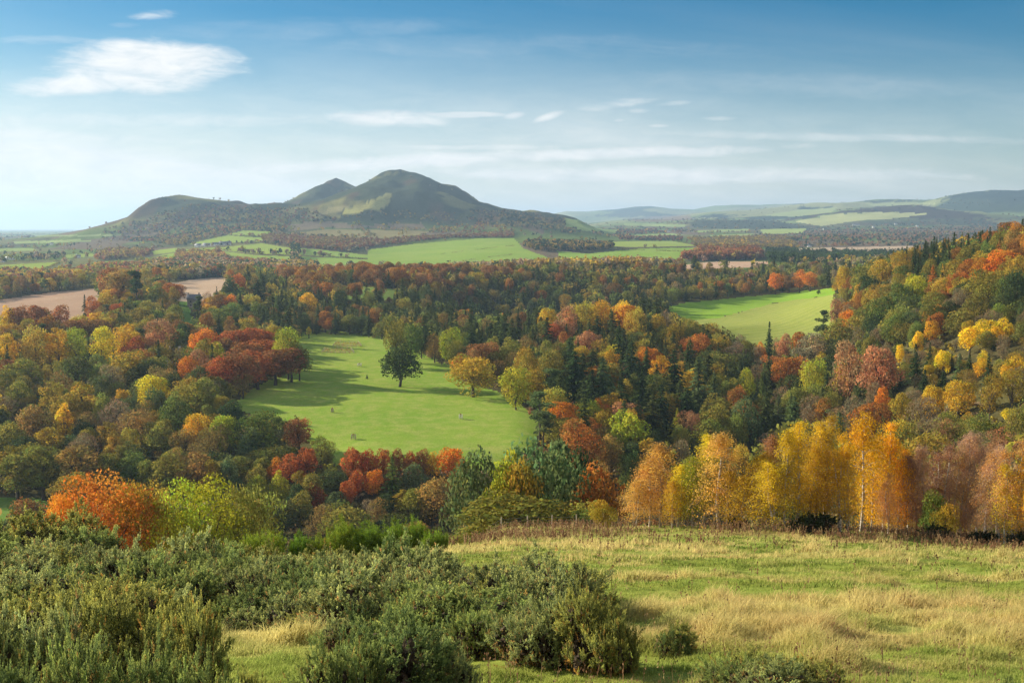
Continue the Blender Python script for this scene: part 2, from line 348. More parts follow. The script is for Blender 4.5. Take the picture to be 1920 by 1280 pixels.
def pine(seed, H=20., W=12., nl=2600):
    r = np.random.default_rng(seed); nc = 16
    C = np.stack([r.normal(size=nc) * W * .24, r.normal(size=nc) * W * .24, H * r.uniform(.45, .97, nc)], 1)
    C[:, :2] *= (1.35 - C[:, 2:3] / H); C[0] = (0, 0, H * .95)
    cr = W * r.uniform(.12, .22, nc); k = r.integers(0, nc, nl); dd = rdir(nl, r)
    P = C[k] + dd * cr[k][:, None] * np.array([1.15, 1.15, .5]) * r.uniform(.6, 1.05, nl)[:, None]
    nrm = norm(dd * .6 + r.normal(size=(nl, 3))); V, Fq = diamonds(P, nrm, .42 * r.uniform(.6, 1.3, nl), .2)
    b = r.uniform(.8, 1.2, nc)[k] * r.uniform(.7, 1.3, nl); tint = np.repeat(np.stack([b, b, b * .95], 1), 4, 0)
    tr = [tube([(0, 0, -.8), (W * .03, 0, H * .4), (0, 0, H * .93)], [H * .022, H * .016, .06], 7)]
    for e in C: tr.append(tube([(0, 0, e[2] - H * .1), tuple((e + np.array([0, 0, e[2] - H * .06])) / 2), tuple(e)], [H * .008, H * .005, .03], 4))
    return (V, Fq, tint), join(tr)
def birch(seed, H=10., W=4.2, nb=120, nl=11000, ls=.055, bare=0., stems=1):
    r = np.random.default_rng(seed); tr = []; P = []; TG = []; tops = []
    for s in range(stems):
        a0 = r.uniform(0, 6.28); lean = r.uniform(.03, .10) * (1.6 if stems > 1 else 1)
        ph = r.uniform(0, 6)
        tops.append((a0, lean, ph, H * (1 if s == 0 else r.uniform(.75, .95))))
    def axis(s, t):
        a0, lean, ph, h = tops[s]
        return np.stack([np.cos(a0) * lean * h * t + .012 * h * np.sin(ph + 7 * t), np.sin(a0) * lean * h * t + .012 * h * np.cos(ph + 6 * t), h * t - .3], -1)
    for s in range(stems):
        tt = np.linspace(-.02, .96, 12); A = axis(s, tt); tr.append(tube(A, .014 * H * (1 - tt) ** .7 * (1 if stems == 1 else .8) + .008, 7))
    twg = []
    per = nl // nb
    for i in range(nb):
        s = i % stems; t0 = .20 + .76 * r.random() ** .85; st = axis(s, np.array([t0]))[0]; h = tops[s][3]
        L = W / 2 * min(1., ((1.03 - t0) / .42)) ** .8 * (.75 + .25 * min(1, (t0 - .12) / .25)) * r.uniform(.6, 1.15)
        a = r.uniform(0, 6.28); rise = r.uniform(.5, 1.0) * L; dr = r.uniform(.35, .95) * L
        q = r.random(per) ** .65
        B = np.stack([np.cos(a) * L * q, np.sin(a) * L * q, rise * q - (rise * .3 + dr) * q ** 2.6], 1)
        B += r.normal(size=B.shape) * np.array([.09, .09, .05]) * W * (.25 + q[:, None] * .75)
        B[:, 2] -= r.random(per) ** 2 * .16 * W * q
        P.append(B + st)
        qs = np.linspace(0, 1, 5); bb = np.stack([np.cos(a) * L * qs, np.sin(a) * L * qs, rise * qs - (rise * .3 + dr) * qs ** 2.6], 1) + st
        tr.append(tube(bb, [.0035 * H * (1 - t0) + .006, .010, .007, .005, .003], 3))
        k = 26 if bare else 8; qq = r.random(k) ** .6
        c = np.stack([np.cos(a) * L * qq, np.sin(a) * L * qq, rise * qq - (rise * .3 + dr) * qq ** 2.6], 1) + st + r.normal(size=(k, 3)) * .05 * W
        twg.append((c, norm(np.stack([np.cos(a) * np.ones(k), np.sin(a) * np.ones(k), .2 - 1.6 * qq], 1) + .4 * r.normal(size=(k, 3)))))
    P = np.vstack(P); n = len(P)
    if bare: P = P[r.random(n) > bare]; n = len(P)
    nrm = norm(r.normal(size=(n, 3)) + .5 * norm(P - np.array([0, 0, H * .6]))); sz = ls * r.uniform(.6, 1.4, n)
    V, Fq = diamonds(P, nrm, sz * 1.1, sz * .75)
    b = r.uniform(.7, 1.25, n); cl = vnoise(P[:, 0] * 1.3 + seed, P[:, 2] * 1.3, 3) - .5
    b = b * (1 + .5 * cl); tint = np.stack([b * (1 + .1 * cl), b * (1 + .22 * cl), b], 1)
    cw = np.vstack([c for c, _ in twg]); tw = np.vstack([t for _, t in twg]); k = len(cw)
    Vt, Ft = diamonds(cw, norm(np.cross(tw, rdir(k, r))), (.30 if bare else .22) * H / 10, .010 * H / 10, tw)
    tt = np.tile([.62, .62, 1.1] if not bare else [.75, .75, 1.2], (k, 1)) * r.uniform(.7, 1.2, k)[:, None]
    V, Fq = join([(V, Fq), (Vt, Ft)]); tint = np.repeat(np.vstack([tint, tt]), 4, 0)
    return (V, Fq, tint), join(tr)
def gorse(seed, H=1.6, W=2.6, ns=1500, kn=20, nlen=.035, slen=.30, wid=.0075, upb=.42, spread=.8):
    """dome of spiky shoots: every shoot is a stack of short needles"""
    r = np.random.default_rng(seed); nc = 17
    a = r.uniform(0, 6.28, nc); q = np.sqrt(r.random(nc)) * .72
    C = np.stack([np.cos(a) * q * W / 2, np.sin(a) * q * W / 2, H * (.14 + .58 * r.random(nc) * (1 - q * .7))], 1); cr = W * r.uniform(.11, .24, nc)
    nn = ns * 3; k = r.choice(nc, nn, p=cr**2 / (cr**2).sum()); d = rdir(nn, r); d[:, 2] = np.abs(d[:, 2]) * 1.1 - .25; d = norm(d)
    P = C[k] + d * cr[k][:, None] * np.array([1, 1, 1.0]) * r.uniform(.8, 1.02, nn)[:, None]
    dist = np.linalg.norm(P[:, None] - C[None], axis=2) / cr[None]
    ok = (dist.min(1) > .72) & (P[:, 2] > .02); P = P[ok][:ns]; d = d[ok][:ns]; k = k[ok][:ns]; n = len(P)
    nbr = max(40, ns // 22); an = r.choice(n, nbr, replace=n < nbr); j = r.integers(0, nbr, n)
    BD = norm(d[an] * spread + np.array([0, 0, upb * .75]) + .25 * r.normal(size=(nbr, 3))); BL = slen * r.uniform(.5, 1.9, nbr) * (.6 + .8 * vnoise(P[an, 0] * 2.6 + seed, P[an, 1] * 2.6, 9))
    q = r.random(n) ** .8; loose = r.random(n) < .22
    Pb = P[an][j] + BD[j] * (q * BL[j] - .12)[:, None] + r.normal(size=(n, 3)) * .035
    Db = norm(BD[j] * .75 + .5 * r.normal(size=(n, 3)) * (1.15 - .6 * q)[:, None] + np.array([0, 0, .18]))
    D0 = norm(d * spread + np.array([0, 0, upb]) + .3 * r.normal(size=(n, 3)))
    P = np.where(loose[:, None], P, Pb); D = np.where(loose[:, None], D0, Db); k = np.where(loose, k, k[an][j]); bbr = r.uniform(.62, 1.3, nbr)[j]
    L = slen * r.uniform(.35, .9, n) * (1 - .3 * q); P = P - D * (L * .25)[:, None]; P[:, 2] = np.maximum(P[:, 2], .01)
    s = (np.arange(kn) + r.random((n, kn))) / kn
    ctr = P[:, None] + D[:, None] * (s * L[:, None])[..., None]
    side = rdir(n * kn, r).reshape(n, kn, 3); nd = side * (1 - .35 * s[..., None]) + D[:, None] * (.55 + .5 * s[..., None]); nd /= np.linalg.norm(nd, axis=2, keepdims=True)
    ln = nlen * r.uniform(.7, 1.3, (n, kn)) * (1.25 - .65 * s)
    c0 = (ctr + nd * (ln * .5)[..., None]).reshape(-1, 3); tg = nd.reshape(-1, 3)
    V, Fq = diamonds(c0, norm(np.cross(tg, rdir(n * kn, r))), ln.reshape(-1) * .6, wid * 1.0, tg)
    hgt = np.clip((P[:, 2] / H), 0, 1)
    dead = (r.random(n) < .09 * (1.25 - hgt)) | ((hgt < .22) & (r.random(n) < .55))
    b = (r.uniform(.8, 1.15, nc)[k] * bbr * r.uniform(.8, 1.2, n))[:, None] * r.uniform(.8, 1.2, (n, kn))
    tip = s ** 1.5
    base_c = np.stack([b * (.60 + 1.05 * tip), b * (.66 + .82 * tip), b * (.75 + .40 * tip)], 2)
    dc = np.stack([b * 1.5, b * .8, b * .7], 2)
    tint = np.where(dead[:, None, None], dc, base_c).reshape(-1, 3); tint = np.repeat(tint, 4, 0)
    zs = H / np.percentile(V[:, 2], 99.3); V[:, 2] *= zs; ws = W / 2 / np.percentile(np.hypot(V[:, 0], V[:, 1]), 98.5); V[:, :2] *= ws
    # woody core: a low lumpy dome of bent stems
    st = []
    for i in range(nc):
        e = C[i]
        for j in range(4):
            f = e + r.normal(size=3) * cr[i] * .45; f[2] = max(f[2], .12)
            st.append(tube([(e[0] * .25 + r.normal() * .08, e[1] * .25 + r.normal() * .08, -.15), (f[0] * .7, f[1] * .7, f[2] * .5), tuple(f)], [.028, .018, .008], 4))
    cn = 900; kk = r.integers(0, nc, cn); dd = rdir(cn, r); pc = C[kk] + dd * cr[kk][:, None] * r.uniform(.25, .74, cn)[:, None]; pc[:, 2] = np.maximum(pc[:, 2], .03)
    st.append(diamonds(pc, norm(dd + .6 * r.normal(size=(cn, 3))), .09, .06))
    Vc, Fc = join(st); Vc[:, 2] *= zs; Vc[:, :2] *= ws
    return (V, Fq, tint), (Vc, Fc)

class Proto:
    """a kind with mesh variants; crown and trunk (parts) or both in one mesh (small copies)"""
    def __init__(s, name, H, W, gens, bark='bark', leaf='leaf', pn=('trunk', 'crown')):
        s.name, s.H, s.W, s.pn = name, H, W, pn; s.v = []
        for g in gens:
            (V, Fq, t), (Vt, Ft) = g
            a = mkmesh(name + '_crown', V, Fq, t, [M[leaf]]); b = mkmesh(name + '_trunk', Vt, Ft, None, [M[bark]], smooth=True)
            s.v.append([a, b, (V, Fq, t), (Vt, Ft), None])
        s.bark, s.leaf = bark, leaf
    def joined(s, i):
        e = s.v[i]
        if e[4] is None:
            (V, Fq, t), (Vt, Ft) = e[2], e[3]
            VV, FF = join([(V, Fq), (Vt, Ft)])
            e[4] = mkmesh(s.name, VV, FF, np.vstack([t, np.ones((len(Vt), 3))]), [M[s.leaf], M[s.bark]], np.r_[np.zeros(len(Fq)), np.ones(len(Ft))])
        return e[4]
    def put(s, name, x, y, z, h, w, tint, parts=True, var=None):
        i = int(rng.integers(len(s.v))) if var is None else var
        sc = (w / s.W, w / s.W * rng.uniform(.92, 1.08), h / s.H); rz = rng.uniform(0, 6.28)
        if parts:
            o = bpy.data.objects.new(name, None); o.empty_display_size = .1; col.objects.link(o)
            link(s.pn[0], s.v[i][1], o); link(s.pn[1], s.v[i][0], o, color=tint)
        else:
            o = link(name, s.joined(i), color=tint)
        o.location = (x, y, z); o.scale = sc; o.rotation_euler = (0, 0, rz)
        return o
K = {
 'oak': Proto('oak_tree', 18, 16, [broad(s, 18, 16, n_, 3600, .40, .08, l_) for s, n_, l_ in ((1, 34, .19), (2, 20, .25), (3, 44, .16), (4, 26, .22), (5, 15, .28), (6, 38, .18))]),
 'beech': Proto('beech_tree', 20, 15, [broad(s, 20, 15, n_, 3800, .36, .08, l_, topw=1.2) for s, n_, l_ in ((11, 46, .15), (12, 30, .19), (13, 60, .13), (14, 24, .22))]),
 'sycamore': Proto('sycamore_tree', 20, 13, [broad(s, 20, 13, n_, 3300, .38, .08, l_) for s, n_, l_ in ((21, 32, .19), (22, 20, .25), (23, 40, .16), (24, 16, .28))]),
 'alder': Proto('alder_tree', 16, 9, [broad(s, 16, 9, 24, 2600, .34, .06, .22, twig=.5, topw=1.6) for s in (31, 32, 33)]),
 'ash': Proto('ash_tree', 18, 13, [broad(s, 18, 13, 30, 1500, .30, .12, .18, twig=2.0) for s in (41, 42, 43)]),
 'maple': Proto('maple_tree', 12, 11, [broad(s, 12, 11, 30, 2600, .30, .08, .18) for s in (51, 52, 53)]),
 'spruce': Proto('spruce_tree', 24, 8.5, [conifer(s, 24, 8.5) for s in (61, 62, 63)]),
 'fir': Proto('fir_tree', 28, 11, [conifer(s, 28, 11, 150, 14, .62, .16, .15, .62, .38) for s in (71, 72, 73)]),
 'larch': Proto('larch_tree', 20, 8, [conifer(s, 20, 8, 170, 9, .38, .06, .1, .9, .2) for s in (81, 82)]),
 'pine': Proto('pine_tree', 20, 12, [pine(s) for s in (91, 92)]),
 'poplar': Proto('poplar_tree', 20, 5, [broad(s, 20, 5, 26, 1700, .34, .06, .30) for s in (101, 102)]),
 'birch': Proto('birch_tree', 10, 4.2, [birch(111, nl=7600), birch(112, stems=2, nl=8000), birch(113, W=4.8, nl=8000), birch(114, nb=90, nl=6200), birch(115, nl=7200, stems=2)], 'birchbark'),
 'barebirch': Proto('birch_tree', 10, 3.8, [birch(s, 10, 3.8, 130, 9000, .05, .55, stems=st) for s, st in ((121, 1), (122, 2), (123, 1))], 'birchbark'),
 'bigoak': Proto('oak_tree', 17, 17, [broad(s, 17, 17, n_, 15000, .15, .06, l_, twig=.35) for s, n_, l_ in ((131, 46, .13), (132, 30, .16), (133, 60, .115))]),
 'thorn': Proto('hawthorn_shrub', 4, 4, [broad(s, 4, 4, 14, 2600, .09, .02, .22, twig=.8) for s in (141, 142)]),
 'gorsen': Proto('gorse_bush', 1.6, 2.6, [gorse(s, ns=2700, kn=26) for s in (151, 152, 153, 154, 155)], 'deadwood', 'needle', ('stems', 'foliage')),
 'gorse': Proto('gorse_bush', 1.6, 2.6, [gorse(s, ns=1900, kn=13, nlen=.05, wid=.014) for s in (161, 162, 163, 164)], 'deadwood', 'needle', ('stems', 'foliage')),
 'broom': Proto('broom_bush', 1.8, 2.4, [gorse(s, H=1.8, W=2.4, ns=2600, kn=7, nlen=.16, slen=.6, wid=.010, upb=2.6, spread=.5) for s in (171, 172)], 'deadwood', 'needle', ('stems', 'foliage')),
}
TINT = {
 'green': ((.120, .165, .034), 'mid green'), 'dkgreen': ((.052, .080, .028), 'dark green'), 'olive': ((.215, .210, .038), 'olive green'),
 'yelgreen': ((.32, .33, .03), 'yellow green'), 'yellow': ((.66, .49, .03), 'yellow'), 'gold': ((.58, .36, .03), 'golden'), 'orange': ((.55, .21, .025), 'orange'),
 'russet': ((.36, .14, .03), 'russet'), 'red': ((.36, .115, .035), 'red'), 'copper': ((.26, .112, .04), 'copper brown'), 'brown': ((.31, .215, .06), 'brown'),
 'taupe': ((.29, .22, .12), 'grey brown'), 'bluegreen': ((.11, .15, .055), 'blue green'), 'pink': ((.37, .19, .085), 'pinkish brown'), 'oldgold': ((.36, .26, .035), 'dull gold'),
}
def jit(t, a=.12):
    c = np.array(TINT[t][0]) * 1.12; b = rng.uniform(1 - a, 1 + a); return tuple(np.clip(c * b * rng.uniform(1 - a * .5, 1 + a * .5, 3), .005, .9))

# ------------------------------------------------------------------ fields: (name, label, poly in photo pixels, ymin, ymax, material colours, stripes)
FIELDS = [
 ('pasture', [(440, 760), (480, 730), (548, 702), (560, 640), (575, 627), (650, 630), (735, 640), (790, 668), (838, 690), (858, 715), (935, 738), (985, 770), (1010, 800), (985, 840), (900, 880), (700, 868), (620, 862), (590, 830), (560, 790), (480, 775)], 320, 760, ((.20, .32, .04), (.25, .345, .05), (.36, .37, .10)), 0),
 ('pasture', [(1235, 575), (1300, 566), (1400, 556), (1500, 547), (1565, 540), (1562, 552), (1450, 568), (1340, 597), (1290, 600)], 640, 1300, ((.19, .34, .03), (.23, .37, .04), (.26, .36, .06)), 0),
 ('pasture', [(1340, 597), (1450, 568), (1562, 552), (1575, 590), (1540, 660), (1420, 655), (1330, 630), (1290, 600)], 600, 1150, ((.30, .33, .075), (.33, .35, .09), (.25, .31, .06)), .9),
 ('lawn', [(70, 707), (140, 692), (210, 684), (222, 696), (150, 712), (95, 718)], 430, 650, ((.17, .27, .04), (.2, .3, .05), (.22, .28, .06)), 0),
 ('lawn', [(330, 566), (352, 566), (362, 608), (335, 612)], 700, 1000, ((.12, .24, .04), (.15, .26, .05), (.2, .27, .06)), 0),
 ('riverside_meadow', [(-200, 930), (84, 935), (120, 990), (80, 1020), (-200, 1030)], 225, 350, ((.12, .22, .04), (.15, .25, .04), (.2, .26, .06)), 0),
 ('ploughed_field', [(-200, 580), (0, 562), (90, 549), (176, 541), (190, 560), (170, 640), (-200, 640)], 650, 1160, ((.42, .27, .19), (.46, .31, .21), (.38, .26, .18)), 1.2),
 ('ploughed_field', [(300, 534), (360, 524), (425, 519), (430, 535), (400, 560), (345, 580), (305, 560)], 800, 1400, ((.52, .36, .25), (.56, .40, .28), (.46, .33, .22)), .8),
 ('pasture', [(600, 540), (660, 536), (790, 546), (790, 562), (700, 562), (604, 562)], 790, 1000, ((.13, .20, .04), (.16, .22, .05), (.2, .24, .06)), 0),
 ('far_field', [(-100, 498), (0, 497), (112, 491), (74, 509), (-100, 511)], 1350, 2600, ((.28, .36, .06), (.32, .39, .07), (.26, .33, .06)), 0),
 ('far_field', [(1180, 441), (1260, 437), (1282, 441), (1190, 446)], 2300, 7000, ((.28, .36, .10), (.32, .38, .12), (.26, .32, .1)), 0),
 ('far_field', [(1300, 432), (1405, 429), (1402, 433), (1310, 436)], 2300, 7000, ((.28, .36, .10), (.32, .38, .12), (.26, .32, .1)), 0),
 ('far_field', [(1330, 441), (1420, 438), (1425, 442), (1335, 445)], 2300, 7000, ((.30, .36, .12), (.34, .38, .14), (.28, .32, .1)), 0),
 ('far_field', [(1170, 418), (1290, 421), (1280, 426), (1172, 423)], 2900, 9000, ((.24, .32, .10), (.28, .34, .12), (.24, .3, .1)), 0),
 ('far_field', [(1430, 404), (1500, 393), (1570, 389), (1560, 398), (1490, 407)], 5200, 12000, ((.30, .36, .13), (.33, .38, .15), (.3, .33, .12)), 0),
 ('far_field', [(1620, 382), (1700, 379), (1760, 382), (1700, 384), (1640, 387)], 5200, 12000, ((.28, .33, .13), (.31, .35, .15), (.28, .31, .12)), 0),
 ('far_field', [(20, 453), (150, 449), (185, 453), (30, 457)], 2000, 8000, ((.26, .33, .10), (.3, .35, .12), (.25, .3, .1)), 0),
 ('far_field', [(-60, 467), (60, 465), (70, 470), (-60, 473)], 1700, 6000, ((.26, .34, .09), (.3, .36, .1), (.25, .3, .08)), 0),
 ('far_field', [(120, 478), (172, 475), (182, 480), (125, 484)], 1500, 4000, ((.26, .34, .07), (.3, .37, .08), (.25, .3, .07)), 0),
 ('far_field', [(60, 441), (240, 439), (225, 442), (70, 444)], 3000, 9000, ((.24, .30, .12), (.27, .32, .13), (.24, .28, .11)), 0),
 ('far_field', [(170, 493), (235, 487), (240, 496), (180, 502)], 1350, 2600, ((.25, .34, .06), (.3, .37, .07), (.26, .33, .06)), 0),
 ('far_field', [(270, 484), (330, 474), (326, 490), (272, 494)], 1350, 2600, ((.26, .36, .06), (.3, .38, .07), (.26, .33, .06)), 0),
 ('far_field', [(285, 470), (333, 464), (330, 472), (288, 478)], 1500, 3000, ((.28, .37, .07), (.3, .38, .07), (.26, .33, .06)), 0),
 ('far_field', [(335, 469), (410, 463), (398, 472), (338, 475)], 1500, 3000, ((.26, .36, .06), (.32, .39, .07), (.26, .33, .06)), 0),
 ('far_field', [(355, 457), (425, 441), (495, 446), (490, 453), (430, 455), (385, 460)], 1700, 3400, ((.26, .36, .07), (.3, .38, .08), (.26, .33, .06)), 0),
 ('far_field', [(428, 440), (455, 432), (510, 434), (500, 443)], 1700, 3800, ((.26, .35, .07), (.3, .38, .08), (.26, .33, .06)), 0),
 ('far_field', [(415, 464), (490, 456), (545, 465), (550, 478), (480, 476), (412, 468)], 1600, 3000, ((.28, .37, .07), (.33, .40, .08), (.26, .33, .06)), 0),
 ('far_field', [(414, 470), (480, 478), (549, 480), (548, 497), (440, 493), (412, 480)], 1500, 2600, ((.27, .37, .07), (.3, .38, .08), (.26, .33, .06)), 0),
 ('far_field', [(560, 465), (600, 468), (690, 478), (690, 484), (560, 478)], 1500, 2800, ((.22, .34, .07), (.26, .36, .08), (.26, .33, .06)), 0),
 ('far_field', [(560, 480), (690, 486), (690, 500), (562, 500)], 1400, 2400, ((.24, .36, .07), (.28, .37, .08), (.26, .33, .06)), 0),
 ('far_field', [(690, 468), (780, 457), (900, 447), (964, 447), (982, 466), (1042, 488), (1040, 503), (880, 503), (760, 500), (690, 494)], 1300, 3000, ((.25, .37, .06), (.30, .39, .08), (.26, .34, .07)), .4),
 ('far_field', [(1045, 470), (1100, 476), (1200, 466), (1310, 464), (1310, 478), (1260, 495), (1100, 503), (1050, 494)], 1300, 2600, ((.24, .38, .05), (.28, .39, .07), (.26, .34, .07)), 0),
 ('far_field', [(1060, 455), (1200, 452), (1260, 452), (1312, 461), (1200, 463), (1155, 462)], 1700, 3200, ((.30, .38, .08), (.34, .40, .10), (.26, .34, .07)), 0),
 ('ploughed_field', [(1270, 498), (1330, 491), (1440, 490), (1440, 500), (1270, 506)], 1250, 2400, ((.50, .33, .22), (.54, .37, .26), (.46, .30, .2)), 0),
 ('stubble_field', [(1470, 466), (1600, 463), (1720, 461), (1700, 478), (1500, 476)], 1500, 3000, ((.48, .36, .24), (.52, .40, .28), (.46, .34, .24)), 0),
 ('moorland_field', [(545, 421), (600, 414), (640, 419), (700, 421), (790, 418), (800, 430), (700, 428), (610, 427), (540, 434)], 2000, 3900, ((.17, .13, .085), (.22, .17, .10), (.13, .10, .07)), 0),
 ('moorland_field', [(560, 436), (610, 430), (700, 431), (803, 433), (800, 440), (700, 447), (620, 446), (540, 440)], 2000, 3900, ((.25, .21, .085), (.28, .25, .10), (.20, .16, .08)), 0),
 ('far_field', [(1060, 410), (1120, 416), (1165, 424), (1150, 440), (1090, 432), (1060, 424)], 2300, 5000, ((.22, .31, .09), (.26, .33, .10), (.22, .27, .08)), 0),
 ('far_field', [(1425, 430), (1512, 428), (1505, 437), (1430, 439)], 2500, 6500, ((.34, .42, .10), (.36, .43, .12), (.3, .36, .1)), 0),
 ('far_field', [(1490, 416), (1560, 402), (1640, 398), (1740, 400), (1690, 409), (1600, 415), (1540, 424)], 3500, 8500, ((.40, .42, .16), (.44, .45, .2), (.36, .36, .14)), 0),
 ('track', [(788, 679), (806, 681), (806, 685), (788, 684)], 500, 640, ((.5, .46, .38), (.55, .5, .4), (.45, .4, .3)), 0),
 ('track', [(833, 688), (842, 694), (856, 714), (850, 716), (838, 702), (828, 690)], 480, 640, ((.45, .40, .30), (.5, .45, .35), (.40, .35, .25)), 0),
]
RIVER = (-93.2, 740, 960)

def grass_mix(x, y):
    """0 = bleached straw .. 1 = fresh green, for the hillside meadow"""
    p = fbm(x / 2.6, y / 1.5, 301, 5) * 2.6 + fbm(x / 11, y / 5, 307, 3) * 1.8 + .58
    p = p + .75 * np.exp(-((y - 31 - x * .05) / 3.2) ** 2) + .5 * np.exp(-((y - 40 - x * .02) / 2.2) ** 2) * (x > 3) - .40 * np.exp(-((y - 24 - x * .06) / 3.2) ** 2) * (x > 3)
    p = p + .9 * np.exp(-((y - 17.0) / 1.6) ** 2) * np.exp(-((x - 1.8) / 3.2) ** 2) + .25 * (y < 18) + .25 * (y < 14)
    return np.clip(p, 0, 1)
STRAW = np.array([.55, .455, .18]); GREEN = np.array([.29, .345, .07]); WEED = np.array([.30, .175, .095])
def weedy(x, y):
    return np.clip(sstep(55, 66, y) * (.35 + 1.6 * fbm(x / 6, y / 5, 401, 3) + .3 * sstep(18, 30, x)) + .9 * (fbm(x / 2.5, y / 2.0, 409, 3) - .12) * sstep(0, 4, x), 0, 1)

# ------------------------------------------------------------------ terrain mesh, split into ground and its fields
nu, ny = 760, 1000
ug = np.concatenate([np.linspace(-1.6, -.56, 40, endpoint=False), np.linspace(-.56, .56, nu - 80), np.linspace(.56, 1.6, 41)[1:]]); nu = len(ug)
A = 14.0
yg = np.concatenate([np.linspace(-10, 7, 24, endpoint=False), np.exp(np.linspace(math.log(7), math.log(25500), ny - 24))]); ny = len(yg)
UU, YY = np.meshgrid(ug, yg)
XX = UU * (YY + A)
ZZ = Hh(XX, YY)
PX, PR = project(XX, np.maximum(YY, .5), ZZ)
gc = np.zeros(XX.shape + (3,))
def mixn(a, b, t): return a + (np.asarray(b) - a) * t[..., None]
wood_floor = np.array([.085, .075, .032])
gc[:] = wood_floor
gc = mixn(gc, (.13, .12, .045), sstep(-.1, .2, fbm(XX / 30, YY / 30, 71, 3)))
g1 = grass_mix(XX, YY); mw = (YY < 118)
gm = GREEN * .85 * g1[..., None] + STRAW * .85 * (1 - g1[..., None])
gm = mixn(gm, WEED * .8, .6 * weedy(XX, YY))
gc = np.where(mw[..., None], gm, gc)
# far country: patchwork of pasture, stubble, moor and forest floor
far = sstep(1250, 1400, YY)
pn = fbm(XX / 330, YY / 520, 81, 3); patch = _h(np.floor(XX / 260 + .5 * pn * 4), np.floor(YY / 420 + .4 * pn * 4), 17)
fc = np.where((patch < .30)[..., None], (.15, .21, .055), np.where((patch < .55)[..., None], (.22, .22, .09), np.where((patch < .72)[..., None], (.20, .15, .10), (.12, .13, .06))))
gc = mixn(gc, fc, far * .9)
hill = sstep(2500, 3000, YY) * (1 - sstep(6000, 6400, YY)) * sstep(-25, 25, ZZ)
moor = mixn(np.broadcast_to(np.array([.060, .074, .042]), gc.shape).copy(), (.24, .22, .08), sstep(.0, .12, fbm(XX / 190, YY / 260, 91, 5)) * .8)
moor = mixn(moor, (.045, .055, .03), sstep(.10, .16, fbm(XX / 120, YY / 220, 97, 5)))
moor = mixn(moor, (.12, .08, .05), sstep(.04, .16, fbm(XX / 80, YY / 260, 95, 5)) * .8)
gc = mixn(gc, moor, hill)
fh = sstep(6000, 6500, YY)
up = mixn(np.broadcast_to(np.array([.19, .25, .085]), gc.shape).copy(), (.30, .31, .14), sstep(-.1, .12, fbm(XX / 900, YY / 1400, 101, 3)))
up = mixn(up, (.045, .065, .035), sstep(.10, .16, fbm(XX / 800, YY / 1500, 109, 3)))
gc = mixn(gc, up, fh)
for poly, c in (([(640, 394), (690, 378), (725, 362), (738, 362), (730, 380), (712, 392), (690, 390), (665, 400), (640, 402)], (.40, .37, .12)), ([(590, 398), (640, 385), (660, 384), (640, 394), (600, 404)], (.30, .26, .11)), ([(1755, 374), (1800, 361), (1920, 350), (2300, 350), (2300, 385), (1920, 383), (1895, 385), (1850, 375), (1800, 372)], (.03, .045, .03)),  # spur patches: pale grass, colour also raised to paint its flanks sunlit
                ([(1440, 415), (1530, 402), (1640, 388), (1690, 383), (1740, 387), (1810, 398), (1880, 410), (1700, 410), (1640, 398), (1560, 402), (1490, 414)], (.065, .05, .035)),
                ([(1290, 408), (1345, 402), (1400, 404), (1360, 411)], (.035, .05, .03)), ([(1600, 377), (1680, 374), (1720, 376), (1650, 380)], (.05, .065, .035)), ([(1100, 405), (1180, 397), (1250, 398), (1180, 408)], (.07, .08, .05)), ([(1500, 388), (1560, 388), (1560, 393), (1490, 396)], (.03, .045, .03)), ([(1480, 400), (1525, 403), (1510, 409), (1480, 410)], (.03, .045, .03)),
                ([(1170, 410), (1290, 402), (1300, 412), (1200, 416)], (.22, .16, .10)), ([(1300, 412), (1440, 412), (1540, 432), (1300, 428)], (.06, .075, .04))):
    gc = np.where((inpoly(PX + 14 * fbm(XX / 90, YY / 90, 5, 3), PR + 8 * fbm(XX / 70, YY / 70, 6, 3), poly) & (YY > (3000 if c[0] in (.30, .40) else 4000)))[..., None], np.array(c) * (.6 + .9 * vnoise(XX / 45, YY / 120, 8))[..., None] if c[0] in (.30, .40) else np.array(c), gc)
gc *= (.9 + .2 * vnoise(XX / 25, YY / 25, 3))[..., None]
vid = np.arange(nu * ny).reshape(ny, nu)
quads = np.stack([vid[:-1, :-1], vid[:-1, 1:], vid[1:, 1:], vid[1:, :-1]], -1).reshape(-1, 4)
fx = ((PX[:-1, :-1] + PX[1:, 1:]) / 2).ravel(); fr = ((PR[:-1, :-1] + PR[1:, 1:]) / 2).ravel(); fy = ((YY[:-1, :-1] + YY[1:, 1:]) / 2).ravel()
cls = np.zeros(len(quads), int)
for i, (nm, poly, y0, y1, cc, stp) in enumerate(FIELDS):
    wb = (2.5 if y0 < 1200 else .8) * (vnoise(fx / 14, fr / 7, 7 + i) - .5)
    pc_ = np.mean(poly, 0); pe = [tuple(pc_ + (np.array(p) - pc_) * (1 + 9. / (np.linalg.norm(np.array(p) - pc_) + 1))) for p in poly] if (y1 < 770 and y0 > 300 and nm == 'pasture') else poly
    cls[(cls == 0) & (fy > y0) & (fy < y1) & inpoly(fx + wb * 2, fr + wb * .7, pe)] = i + 1
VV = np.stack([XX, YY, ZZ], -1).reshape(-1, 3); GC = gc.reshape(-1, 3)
def submesh(name, sel, mat, tint=False):
    q = quads[sel]; uq, inv = np.unique(q, return_inverse=True)
    return mkmesh(name, VV[uq], inv.reshape(-1, 4), GC[uq] if tint else None, [mat], smooth=True)
mg = groundmat('ground_cover', attr=True, bump=.05)
setp(link('ground', submesh('ground', cls == 0, mg, True)), 'hillside and valley ground under the grass, woods and fields', None, None, 'structure')
